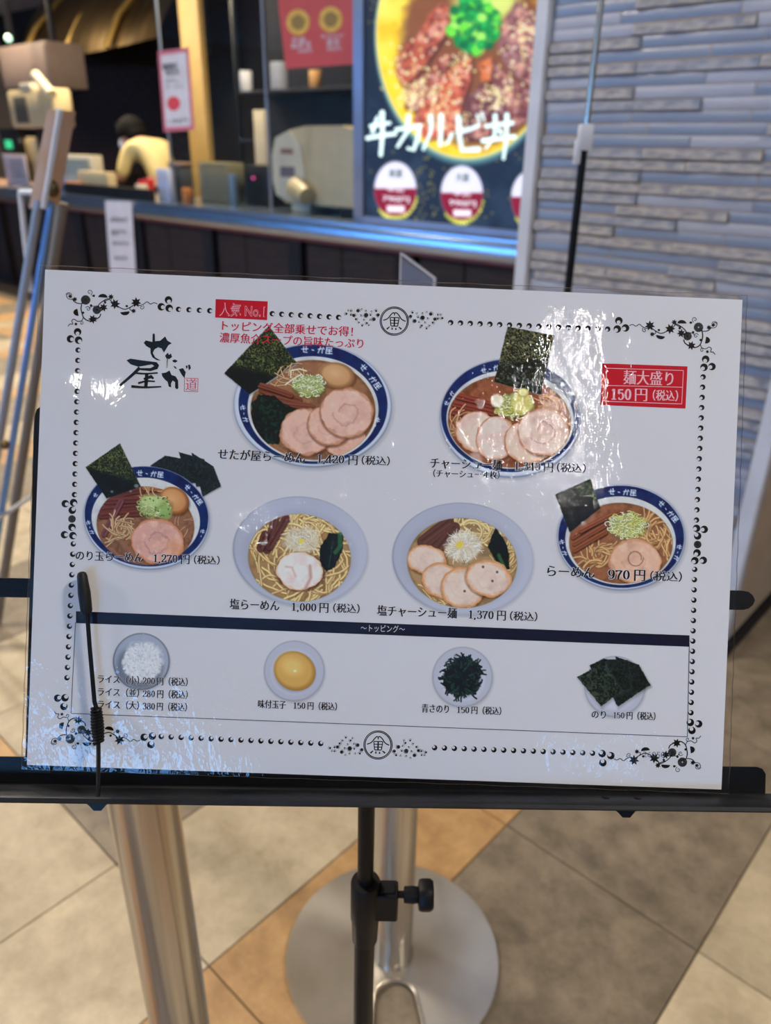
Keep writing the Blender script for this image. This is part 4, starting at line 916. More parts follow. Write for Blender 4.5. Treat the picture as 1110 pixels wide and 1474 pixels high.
def emblem(cx, cy, up):
    S = 1 / 6.167; r0 = .043
    def f(x, y): dx, dy = (x - 541) * S, (y - 260) * S; return (cx + dx - dy * .03, cy + dy)
    k = Ink(LR)
    k.ring(cx, cy, 19.9, 21.0); k.ring(cx, cy, 18.0, 19.3); 
    k.line([f(*p) for p in smooth([(443, 253), (480, 238), (508, 205), (528, 186), (541, 190), (556, 186), (578, 205), (605, 243), (641, 262)])], 1.5)
    k.line([f(541, 190), f(541, 210)], 1.4)
    B = [(503, 228), (583, 230), (572, 305), (512, 303)]
    for i in range(4): k.line([f(*B[i]), f(*B[(i + 1) % 4])], 1.3)
    for t in (.33, .66): k.line([f(503 + 9 * t, 228 + 75 * t), f(583 - 11 * t, 230 + 75 * t)], 1.2)
    k.line([f(542, 225), f(542, 305)], 2.0)
    for a, b in (((500, 310), (476, 332)), ((523, 316), (524, 336)), ((555, 320), (558, 338)), ((582, 312), (606, 332))): k.line([f(*a), f(*b)], 1.2, 2.4)
    k.build('round_emblem', INKC['black'], sheet)
    k = Ink(LR - .00002)
    D = [(218, 168, 15), (290, 207, 19), (181, 210, 14), (360, 243, 16), (397, 205, 14), (380, 170, 10), (200, 243, 10), (115, 195, 11), (155, 205, 9), (155, 170, 8), (245, 207, 7), (330, 207, 8), (297, 278, 10), (255, 300, 9), (325, 250, 6), (228, 272, 7), (290, 165, 6), (252, 150, 5), (270, 245, 6), (312, 298, 6), (130, 168, 6), (340, 170, 5)]
    for sg in (-1, 1):
        for x, y, r in D:
            dx = (541 - x) * S; dy = (y - 260) * S + (541 - x) * S * .045
            X = cx + sg * dx; Y = cy + (dy * (1 if up else -1)) + sg * dx * .045
            if r > 12: flower(k, X, Y, r * S * 1.05)
            else: k.leaf(X, Y, r * S * 1.25, x)
            k.line([(X + (r * S + 1.1) * cos(t * .6 + x), Y + (r * S + 1.1) * sin(t * .6 + x)) for t in range(5)], .35)
    k.build('flower_spray', INKC['black'], sheet)
emblem(567.7, 462.2, True); emblem(544.2, 1072.4, False)
# ---- brush lettering of the shop name, with its red seal
def zz(pts): return [Z5(*p) for p in pts]
k = Ink(LR)
for p in ([(640, 472), (655, 454), (690, 462), (703, 466), (705, 408), (713, 402), (721, 410), (722, 460), (760, 456), (796, 425), (812, 455), (845, 475), (820, 488), (800, 522), (787, 542), (770, 512), (745, 504), (718, 520), (706, 545), (724, 578), (765, 600), (735, 597), (704, 578), (690, 548), (690, 512), (660, 496)],
          [(795, 565), (815, 543), (824, 560), (838, 548), (846, 575), (825, 590), (805, 585)], [(848, 598), (868, 592), (888, 604), (870, 616), (852, 610)], [(855, 642), (868, 642), (882, 658), (870, 660)],
          [(895, 663), (925, 655), (946, 685), (936, 728), (915, 702)], [(945, 640), (956, 634), (960, 652), (950, 660)], [(962, 632), (976, 630), (983, 656), (968, 672)],
          [(770, 692), (800, 688), (828, 672), (842, 705), (872, 715), (890, 745), (892, 800), (882, 810), (868, 798), (868, 757), (850, 745), (838, 768), (840, 795), (822, 790), (814, 755), (795, 740), (775, 715)],
          [(515, 598), (545, 586), (620, 598), (735, 612), (752, 635), (740, 662), (690, 677), (600, 668), (600, 655), (690, 655), (716, 640), (700, 628), (600, 645), (545, 628)]):
    k.poly(zz(p))
for p, a, b in (([(612, 652), (560, 702), (470, 780)], 5, 3.6), ([(575, 690), (650, 696), (742, 690)], 2.6, 2.2), ([(662, 692), (660, 740), (655, 790)], 5, 5), ([(690, 715), (712, 732)], 5, 2.5), ([(600, 765), (660, 750), (722, 752)], 3.2, 2), ([(550, 788), (650, 795), (768, 790)], 4, 2), ([(640, 735), (700, 715)], 3, 5), ([(812, 588), (808, 655)], 1.2, .7)):
    k.line(zz(smooth(p)), a, b)
k.disc(*Z5(468, 780), 1.7); k.build('brush_lettering', INKC['green'], sheet)
k = Ink(LR); B = zz([(937, 727), (1035, 730), (1033, 827), (934, 823)])
for i in range(4): k.line([B[i], B[(i + 1) % 4]], .7)
k.text('道', *Z5(946, 777), *Z5(1026, 779), 16, -.012, .01); k.build('red_seal', INKC['red'], sheet)

# ================================================================ BLACK MENU STAND
DO = SP(527, 1134.5, -.0035); DU = (SP(1108, 1127, -.0035) - SP(0, 1112, -.0035)).normalized(); DN = Vector(SN.tolist()); DN = (DN - DU * DN.dot(DU)).normalized(); DV = DN.cross(DU)
DM = Matrix(((DU.x, DV.x, DN.x, DO.x), (DU.y, DV.y, DN.y, DO.y), (DU.z, DV.z, DN.z, DO.z), (0, 0, 0, 1)))
pole_t = aty(527.6, 1155, .428); pole_m = aty(526.0, 1290, .428); pole_b = aty(521.8, 1474, .428)
dr = (pole_b - pole_t).normalized(); foot = pole_t + dr * ((0.03 - pole_t.z) / dr.z)
stand = thing('menu_stand', 'black folding metal stand with a ledge, arms and one pole holding the menu sheet', 'stand', (foot.x, foot.y, 0))
px_ = .000425
mb = MB(); pts = [(-.250, 0), (.2445, 0), (.2445, .0120), (.2425, .0150), (.2395, .0160), (-.250, .0160)]
mb.prism(pts, -.0012, 0); mb.xf(DM); obj('back_plate', mb, M['black_metal'], stand, False, world=True)
mb = MB(); prof = [(0, 0), (.0180, 0), (.0198, -.0010), (.0206, -.0030), (.0200, -.0040), (.0192, -.0020), (.0178, -.0012), (0, -.0012)]
U = [-.250, .258]
mb.add([(u, v, w) for u in U for (w, v) in prof], [tuple(range(8)), tuple(range(15, 7, -1))] + [(i, 8 + i, 8 + (i + 1) % 8, (i + 1) % 8) for i in range(8)]); mb.xf(DM)
obj('ledge', mb, M['black_worn'], stand, world=True)
for px in (875, 921):
    mb = MB(); c = SP(px, 1146.5, .020); mb.lathe([(.0022, 0), (.0021, .0005), (.0012, .0009), (.0001, .001)], 14); mb.xf(Matrix.Translation(DO + DU * ((px - 527) * .000412) + DN * .0105 + DV * 0) @ DM.to_3x3().to_4x4() @ Matrix.Rotation(-pi / 2, 4, 'X')); obj('rivet', mb, M['black_metal'], stand, world=True)
def platepoly(px_pts, o0, o1):
    mb = MB(); k = len(px_pts); P = [SP(x, y, o1) for x, y in px_pts]; Q = [p - Vector((SN * (o1 - o0)).tolist()) for p in P]
    mb.add(P + Q, [tuple(range(k)), tuple(range(2 * k - 1, k - 1, -1))] + [(i, i + k, (i + 1) % k + k, (i + 1) % k) for i in range(k)]); return mb
obj('side_arm', platepoly([(49, 600), (53, 589), (62, 583), (76, 583), (84, 590), (86, 600), (72, 1112), (36, 1112)], -.0035, -.0018), M['black_metal'], stand, False, world=True)
obj('cross_bar', platepoly([(-60, 831), (1070, 850.5), (1078, 852), (1084, 857), (1087, 864), (1084, 871), (1078, 876), (1070, 878), (-60, 858.5)], -.0060, -.0037), M['black_metal'], stand, False, world=True)
obj('centre_plate', platepoly([(500, 560), (560, 562), (552, 1112), (505, 1112)], -.0080, -.0062), M['black_metal'], stand, False, world=True)
# spring clip with rubber tip
def arm(name, pts, r, mat, parent, seg=10): mb = MB(); mb.tube([SP(x, y, o) for x, y, o in pts], r, seg); return obj(name, mb, mat, parent, world=True)
clip = obj('clip_arm', (lambda m: m.tube([SP(x, y, o) for x, y, o in ((124.5, 870, .006), (129, 930, .0056), (136, 1010, .0056), (139.5, 1022, .0056), (141.5, 1064, .007), (141.8, 1090, .012), (141.5, 1125, .0205), (141, 1147, .0230))], .00125, 10))(MB()), M['black_metal'], stand, world=True)
def sub(name, mb, mat, par): return obj(name, mb, mat, par, world=True)
mb = MB(); A, B = SP(117.5, 823, .0062), SP(125, 884, .0060); d = B - A
mb.tube([A, A + d * .03, A + d * .10, A + d * .25, A + d * .5, A + d * .92, B], [.0012, .0024, .0030, .0032, .0037, .0034, .0026], 14); sub('rubber_tip', mb, M['rubber'], clip)
mb = MB(); A, B = SP(138.3, 1019, .0058), SP(142.2, 1068, .0076); ax = (B - A); u = ax.orthogonal().normalized(); v = ax.normalized().cross(u)
mb.tube([A + ax * (t / 132) + (u * cos(t * 2 * pi / 12) + v * sin(t * 2 * pi / 12)) * (.0024 + .0006 * sin(pi * t / 132)) for t in range(133)], .00095, 6); sub('spring', mb, M['black_metal'], clip)
for px in (142, 905):
    u0 = (px - 527) * .000405; mb = MB()
    mb.prism([(u0 - .0105, -.0016), (u0 + .0095, -.0016), (u0 + .0050, -.0050), (u0 + .0022, -.0084), (u0 - .0022, -.0084), (u0 - .0050, -.0054)], .0150, .0188)
    mb.xf(DM); obj('pivot_bracket', mb, M['black_metal'], stand, False, world=True)
# pole, collar, clamp and knob
mb = MB(); top = pole_t - dr * .004; mb.tube([top, pole_t - dr * 0, pole_m + dr * .02], .0064, 24); obj('upper_pole', mb, M['black_metal'], stand, world=True)
mb = MB(); mb.prism([(-.0068, -.012), (.0068, -.012), (.0068, .006), (-.0068, .006)], -.012, -.0085); mb.xf(DM); obj('pole_head', mb, M['black_plastic'], stand, False, world=True)
mb = MB(); mb.tube([pole_m + dr * .012, foot - dr * .0], .0086, 24); obj('lower_pole', mb, M['black_metal'], stand, world=True)
c0 = aty(526.5, 1268, .428); c1 = aty(525.2, 1352, .428)
mb = MB(); mb.tube([c0, c0 + (c1 - c0) * .03, c0 + (c1 - c0) * .6, c0 + (c1 - c0) * .63, c1 - dr * .002, c1], [.0112, .0120, .0120, .0112, .0106, .0098], 28); cl = obj('collar', mb, M['black_plastic'], stand, world=True)
side = (aty(600, 1280, .428) - aty(527, 1290, .428)).normalized(); side = (side - dr * side.dot(dr)).normalized(); fw = side.cross(dr).normalized(); ctr = aty(526.3, 1292, .428)
CM = Matrix(((side.x, fw.x, -dr.x, ctr.x), (side.y, fw.y, -dr.y, ctr.y), (side.z, fw.z, -dr.z, ctr.z), (0, 0, 0, 1)))
mb = MB().box(.004, .0262, -.0085, .0085, -.018, .0112, .0015).box(.012, .0235, -.005, .005, .0108, .0126, .0006); mb.xf(CM); obj('clamp_block', mb, M['black_plastic'], stand, False, world=True)
mb = MB(); rot = Matrix.Rotation(pi / 2, 4, 'Y')
mb.lathe([(.0028, 0), (.0028, .005), (.0062, .0055), (.0068, .013), (.0062, .0165), (.0120, .0175), (.0130, .020), (.0130, .0265), (.0112, .029), (.0001, .0296)], 24)
vv = []
for (x, y, z) in mb.v:
    r_ = hypot(x, y)
    if r_ > .009: a = atan2(y, x); f_ = 1 - .10 * (0.5 + .5 * cos(6 * a)); x, y = x * f_, y * f_
    vv.append((x, y, z))
mb.v = vv; mb.xf(CM @ Matrix.Translation((.0255, 0, .0045)) @ rot); obj('knob', mb, M['black_plastic'], stand, world=True)
for a in (88, -32, -152):
    e = Vector((cos(radians(a)), sin(radians(a)), 0)); P = Vector((foot.x, foot.y, 0))
    lg = obj('leg', MB().tube([P + Vector((0, 0, .20)) + e * .012, P + e * .205 + Vector((0, 0, .010))], .006, 10), M['black_metal'], stand, world=True)
    obj('foot', MB().tube([P + e * .195 + Vector((0, 0, .018)), P + e * .215 + Vector((0, 0, .009))], [.009, .009], 10), M['rubber'], lg, world=True)
obj('leg_hub', MB().tube([Vector((foot.x, foot.y, .17)), Vector((foot.x, foot.y, .22))], .015, 16), M['black_plastic'], stand, world=True)

# ================================================================ QUEUE POSTS
def anis_mat():
    m, nt, b = mat_base('turned_steel'); L = nt.links
    b.inputs['Metallic'].default_value = .86; b.inputs['Roughness'].default_value = .20; b.inputs['Anisotropic'].default_value = .75
    tg = N_(nt, 'ShaderNodeTangent', direction_type='RADIAL', axis='Z'); L.new(tg.outputs[0], b.inputs['Tangent'])
    tc = N_(nt, 'ShaderNodeTexCoord'); nz = N_(nt, 'ShaderNodeTexNoise'); nz.inputs['Scale'].default_value = 9; nz.inputs['Detail'].default_value = 5
    L.new(tc.outputs['Object'], nz.inputs['Vector']); rp = N_(nt, 'ShaderNodeValToRGB'); rp.color_ramp.elements[0].color = tuple(lin((222, 217, 202))) + (1,); rp.color_ramp.elements[1].color = tuple(lin((244, 240, 228))) + (1,)
    rp.color_ramp.elements[0].position = .35; rp.color_ramp.elements[1].position = .65
    L.new(nz.outputs['Fac'], rp.inputs[0]); L.new(rp.outputs[0], b.inputs['Base Color']); return m
M['turned'] = anis_mat()
def base_mesh(r, slot_dir, th=.009):
    """round plate with a stacking notch open to one side"""
    w = .036; dd = .050; a0 = math.asin(w * 1.35 / r); out = []
    n = 88
    for i in range(n + 1): a = slot_dir + a0 + (2 * pi - 2 * a0) * i / n; out.append((r * cos(a), r * sin(a)))
    c, s_ = cos(slot_dir), sin(slot_dir); inn = []
    for i in range(15):
        t = -pi / 2 - pi * i / 14; u = dd + w + w * cos(t); v = w * sin(t); inn.append((u, v))
    prof = [(u * c - v * s_, u * s_ + v * c) for u, v in inn]
    return out + prof, prof, (out[-1], out[0])
def queue_post(name, label, x, y, r_base=.182, slot=None, top=.92):
    t = thing(name, label, 'queue post', (x, y, 0))
    if slot is not None:
        pts, prof, (e1, e0) = base_mesh(r_base, slot)
        mb = MB().prism(pts, .0, .009); o = obj('base_plate', mb, M['turned'], t, True, angle=30)
        mb = MB(); mb.tube([(px, py, .0085) for px, py in [e1] + prof + [e0]], .0034, 8); obj('notch_rim', mb, M['steel'], t)
    else:
        mb = MB(); mb.lathe([(r_base, 0), (r_base, .007), (r_base - .002, .009), (.05, .0095), (.036, .0095)], 96); obj('base_plate', mb, M['turned'], t, angle=30)
    mb = MB(); mb.lathe([(.038, .008), (.0365, .014), (.0340, .018), (.0338, top - .09)], 48); obj('tube', mb, M['steel'], t, angle=50)
    mb = MB(); mb.lathe([(.0345, top - .09), (.0375, top - .088), (.0375, top - .01), (.034, top), (.001, top + .002)], 40); obj('belt_head', mb, M['black_plastic'], t)
    return t
b2 = flo(560, 1375)
p2 = flo(564.5, 1375)
queue_post('queue_post', 'stainless steel queue post right behind the pole, standing on a round notched base plate', p2.x, p2.y, .184, slot=radians(-86))
queue_post('queue_post', 'stainless steel queue post at lower left, its base almost out of frame', -.237, .567, .172)

# ================================================================ THINGS BEHIND THE SHEET
# slim sign post in front of the tiled pillar
y = 1.45; a = aty(868, 0, y); b = aty(820, 415, y); d = (b - a).normalized(); g = b + d * ((0.012 - b.z) / d.z); cpt = aty(843, 190, y)
sp = thing('sign_post', 'slim two-part sign post with a white clip in front of the tiled pillar', 'sign post', (g.x, g.y, 0))
obj('upper_rod', MB().tube([a - d * .35, cpt + d * .03], .0052, 16), M['steel'], sp, world=True)
obj('lower_tube', MB().tube([cpt + d * .02, g], .0070, 16), M['black_metal'], sp, world=True)
mb = MB().box(-.014, .009, -.012, .010, -.028, .012, .003).box(-.018, -.008, -.010, .006, -.050, -.012, .002); mb.xf(Matrix.Translation(cpt + Vector((.002, -.002, 0)))); obj('clip', mb, M['white_metal'], sp, world=True)
mb = MB().lathe([(.13, 0), (.13, .008), (.02, .012), (.012, .03)], 48); obj('base', mb, M['black_metal'], sp)
# clear acrylic card holder, only its corner shows above the sheet
y = 1.12; P = [aty(577, 365, y), aty(583, 364, y), aty(626, 400, y), aty(627, 440, y + .03), aty(577, 440, y)]
ah = thing('acrylic_holder', 'clear acrylic board corner poking up behind the sheet top edge', 'acrylic board', (.02, y + .36, 0))
t0 = aty(577, 365, y); t1 = aty(625, 401, y); k0 = Vector((0, 0, -.36)); ofs = Vector((.004, .007, 0))
mb = MB(); q = [t0, t1, t1 + k0 * .92, t0 + k0]; mb.add([*q, *[p + ofs for p in q]], [(0, 1, 2, 3), (7, 6, 5, 4), (0, 4, 5, 1), (1, 5, 6, 2), (2, 6, 7, 3), (3, 7, 4, 0)]); obj('board', mb, M['frost'], ah, False, world=True)
obj('edge_strip', MB().tube([t0 + k0, t0, t1, t1 + k0 * .92], .0022, 8), M['white_metal'], ah, world=True)
mid = (t0 + t1) / 2 + k0; gz = Vector((mid.x, mid.y + .36, .01))
obj('support_rod', MB().tube([mid + Vector((0, .004, .02)), gz], .006, 12), M['steel'], ah, world=True)
mb = MB().lathe([(.08, 0), (.08, .006), (.012, .012)], 40); mb.xf(Matrix.Translation((gz.x, gz.y, 0))); obj('base', mb, M['steel'], ah, world=True)
# silver floor easel on the left, holding a narrow board seen edge on
y = 1.75
ez = thing('floor_easel', 'tall silver easel on the left carrying a board seen edge on', 'easel', aty(20, 1010, y) * 1.0)
ez.location.z = 0
def yb(px, py, yy): return aty(px, py, yy)
def down(p, q_, yy):
    a_, b_ = yb(*p, yy), yb(*q_, yy); d_ = (b_ - a_).normalized(); return [a_, b_ + d_ * ((.012 - b_.z) / d_.z)]
A0, A1 = yb(77, 158, y), yb(52, 300, y); bd = (A1 - A0).normalized(); sx = Vector((1, 0, 0)); 
q = [A0 - sx * .012, A0 + sx * .008, A1 + sx * .010, A1 - sx * .016]; o_ = Vector((0, .10, 0))
mb = MB(); mb.add([*q, *[p + o_ for p in q]], [(3, 2, 1, 0), (4, 5, 6, 7), (0, 1, 5, 4), (1, 2, 6, 5), (2, 3, 7, 6), (3, 0, 4, 7)]); obj('board', mb, pm('easel_board', (190, 150, 112), .5, c2=(196, 170, 156), nscale=9), ez, False, world=True)
obj('board_edge', MB().tube([yb(87, 157, y - .01), yb(63, 300, y - .01)], .0062, 14), M['white_metal'], ez, world=True)
obj('front_leg', MB().tube(down((56, 288), (0, 627), y), .0095, 14), pm('easel_silver', (150, 154, 164), .35, .4), ez, world=True)
obj('rear_leg', MB().tube(down((74, 290), (7, 708), y + .02), .0078, 16), pm('easel_bluelit_silver', (120, 160, 214), .25, .5), ez, world=True)  # silver leg, the blue light falling on it put into the colour
obj('rear_leg', MB().tube(down((90, 292), (10, 803), y + .12), .0125, 14), pm('easel_leg_grey', (120, 112, 104), .5, .2), ez, world=True)
kn = obj('joint_knob', MB().ell(tuple(yb(76, 272, y)), (.013, .013, .018)), M['brass'], ez, world=True)
obj('joint_knob', MB().ell(tuple(yb(7, 640, y - .1)), (.011, .011, .011)), M['brass'], ez, world=True)
obj('cross_bar', MB().tube([yb(-8, 750, y - .02), yb(45, 715, y + .12)], .006, 10), M['white_metal'], ez, world=True)
lb = yb(30, 275, y + .35); q = [yb(26, 275, y + .3), yb(48, 275, y + .3), yb(28, 520, y + .3), yb(46, 400, y + .3)]
obj('brace', MB().tube([yb(29, 277, y + .3), yb(44, 420, y + .3)], .007, 10), M['white_metal'], ez, world=True)
obj('brace', MB().tube([yb(29, 277, y + .3), yb(66, 277, y + .25)], .007, 10), M['white_metal'], ez, world=True)

# ================================================================ COUNTER AND SHOP FRONT
CN = 3.2
def on(name, s, n, z, label, cat, group=None): return thing(name, label, cat, W(s, n, z), ANG, group)
ct = thing('service_counter', 'long stainless steel service counter with a maroon edge and dark panelled front', 'counter', W(-5, CN, 0), ANG)
L0, L1 = -8.4, 6.0
obj('worktop', MB().box(-2.75, L1, 0, .62, .862, .890, .003), M['counter_steel'], ct)
obj('fascia', MB().box(-2.75, L1, -.012, .02, .782, .8645, .003), M['counter_steel'], ct)
obj('edge_strip', MB().box(-2.75, L1, -.004, .02, .762, .782, .002), M['maroon'], ct)
obj('body', MB().box(-2.75, L1, .05, .60, 0, .762), M['dark'], ct, False)
s = -2.70; i = 0
while s < L1 - .3:
    w = (.42, .16, .30)[i % 3]
    if i % 3 != 1: obj('front_panel', MB().box(s + .01, s + w, .028, .05, .06, .755, .003), (M['wood'], M['dark'], M['wood'])[i % 3], ct)
    else: obj('front_panel', MB().box(s + .03, s + w - .02, .0, .05, .0, .76, .003), M['dark'], ct)
    s += w; i += 1
obj('toe_kick', MB().box(-2.75, L1, .035, .05, 0, .05), M['black_metal'], ct)
# left counter beyond, warm wooden top
lc = thing('side_counter', 'dark side counter with a pale brown top at the far left', 'counter', W(-8.9, CN + .02, 0), ANG)
obj('worktop', MB().box(-2.8, 1.13, -.04, .62, .86, .90, .004), pm('laminate_brown', (150, 116, 96), .4, c2=(170, 140, 120)), lc)
obj('body', MB().box(-2.8, 1.12, .0, .6, 0, .86), M['wood'], lc, False)
for i in range(8): obj('front_panel', MB().box(-2.7 + i * .49, -2.3 + i * .49, -.02, .0, .05, .84, .003), M['dark'] if i % 2 else M['wood'], lc)
# hanging acrylic partition above the counter
gp = thing('glass_partition', 'clear partition panel hanging above the counter between hood and poster', 'partition', W(-4.93, CN + .03, .892), ANG)
obj('pane', MB().box(0, 1.02, -.003, .003, .0, 1.6), M['glass'], gp, False)
obj('pane', MB().box(1.04, 1.83, -.003, .003, .0, 1.6), M['glass'], gp, False)
for q in (0.0, 1.03): obj('edge_strip', MB().box(q - .007, q + .007, -.006, .006, 0, 1.6, .001), pm('strip_grey_%d' % int(q * 100), (150, 160, 176), .35, .2), gp)
obj('top_rail', MB().box(-.02, 1.85, -.02, .02, 1.6, 2.10, .003), M['dark'], gp)

# ---- papers with print, each at its own place
def fplane(n): return lambda px, py: hitv(px, py, n)
def hitv(px, py, n):
    v = np.stack([np.asarray(px, float) - IW / 2, -(np.asarray(py, float) - IH / 2), np.full_like(np.asarray(px, float), -FPX)], -1) @ RC.T
    return CAM + v * (n / (v @ EN))[..., None]
def card(name, label, cat, corners, n, mat, th=.002, mats=None):
    P = [Vector(hitv(x, y, n).tolist()) for x, y in corners]; c = (P[2] + P[3]) / 2
    t = thing(name, label, cat, c, ANG); mb = MB(); o = Vector((EN * th).tolist()); k = len(P)
    mb.add(P + [p + o for p in P], [tuple(range(k)), tuple(range(2 * k - 1, k - 1, -1))] + [(i, i + k, (i + 1) % k + k, (i + 1) % k) for i in range(k)])
    obj('sheet', mb, mat, t, False, world=True); return t
class FInk(Ink):
    def __init__(s, n): super().__init__(0); s.n = n
    def build(s, name, mat, parent):
        A = np.array(s.v); P = hitv(A[:, 0], A[:, 1], s.n) ; P = P - EN * (A[:, 2:3] * 10); inv = np.array(parent.matrix_basis.inverted()); P = P @ inv[:3, :3].T + inv[:3, 3]
        mb = MB(); mb.v = [tuple(p) for p in P]; mb.f = s.f; return obj(name, mb, mat, parent, False)
t = card('paper_notice', 'white paper notice hanging down the counter front', 'notice', [(151, 289), (189, 290), (196, 400), (159, 398)], CN - .02, M['paperw'])
for (x0, x1, y_, h) in ((159, 184, 316, 7), (160, 181, 333, 5), (160, 170, 337, 3), (162, 185, 350, 5), (165, 182, 371, 5)):
    k = FInk(CN - .0215); k.text('本日のおすすめ'[: (5 if h > 5 else 7)], x0, y_, x1, y_ + 1, h, .01, .02); k.build('lettering', M['ink'], t)
t = card('wall_notice', 'tall white notice with a pink border taped on the clear partition', 'notice', [(227, 74), (271, 68), (280, 187), (236, 190)], CN + .020, pm('pink_card', (204, 112, 132), .6))
k = FInk(CN + .0195); k.poly([(231, 80), (268, 75), (275, 181), (239, 183)]); k.build('white_field', M['paperw'], t)
for q_ in (('期間限定', 234, 97, 256, 95, 9, .01, .02), ('発売中', 238, 106, 258, 104, 8, .01, .02), ('冷やし', 238, 117, 258, 116, 6, .0, .02), ('ラーメン', 238, 126, 264, 124, 6, .0, .02), ('1,000円', 242, 175, 270, 173, 7, 0, .02),):
    k = FInk(CN + .0190); k.text(*q_); k.build('lettering', M['ink'], t)
k = FInk(CN + .0190); k.poly([(250 + 9 * cos(i * pi / 8) * (1 + .12 * (i % 2)), 149 + 10 * sin(i * pi / 8) * (1 + .12 * (i % 2))) for i in range(16)]); k.build('red_spot', pm('red_spot', (216, 70, 84), .6), t)
t = card('red_poster', 'red poster with two round bowl pictures hanging left of the bright menu board', 'poster', [(396, -40), (516, -40), (514, 92), (411, 99)], CN + .018, pm('red_card', (200, 74, 74), .5))
yr = pm('yellow_rim', (224, 186, 84), .5, c2=(206, 160, 60), nscale=40); gf = pm('green_food', (120, 116, 56), .6, c2=(160, 120, 60), nscale=90)
for cx, cy in ((429, 32), (476, 28)):
    k = FInk(CN + .0165); k.disc(cx, cy, 17, 24, ry=19); pic = k.build('round_picture', yr, t)
    k = FInk(CN + .0160); k.disc(cx, cy, 10, 20, ry=11); k.build('bowl_food', gf, t)
for q_ in (('牛丼', 420, 58, 440, 57, 7, .01, .02), ('ねぎ玉', 419, 66, 448, 64, 9, .01, .02), ('690円', 429, 74, 449, 73, 5, 0, .02), ('牛カルビ', 462, 53, 495, 51, 5, .01, .02), ('定食', 470, 62, 490, 61, 10, .01, .02), ('890円', 471, 71, 491, 70, 5, 0, .02),):
    k = FInk(CN + .0160); k.text(*q_); k.build('lettering', M['paperw'], t)

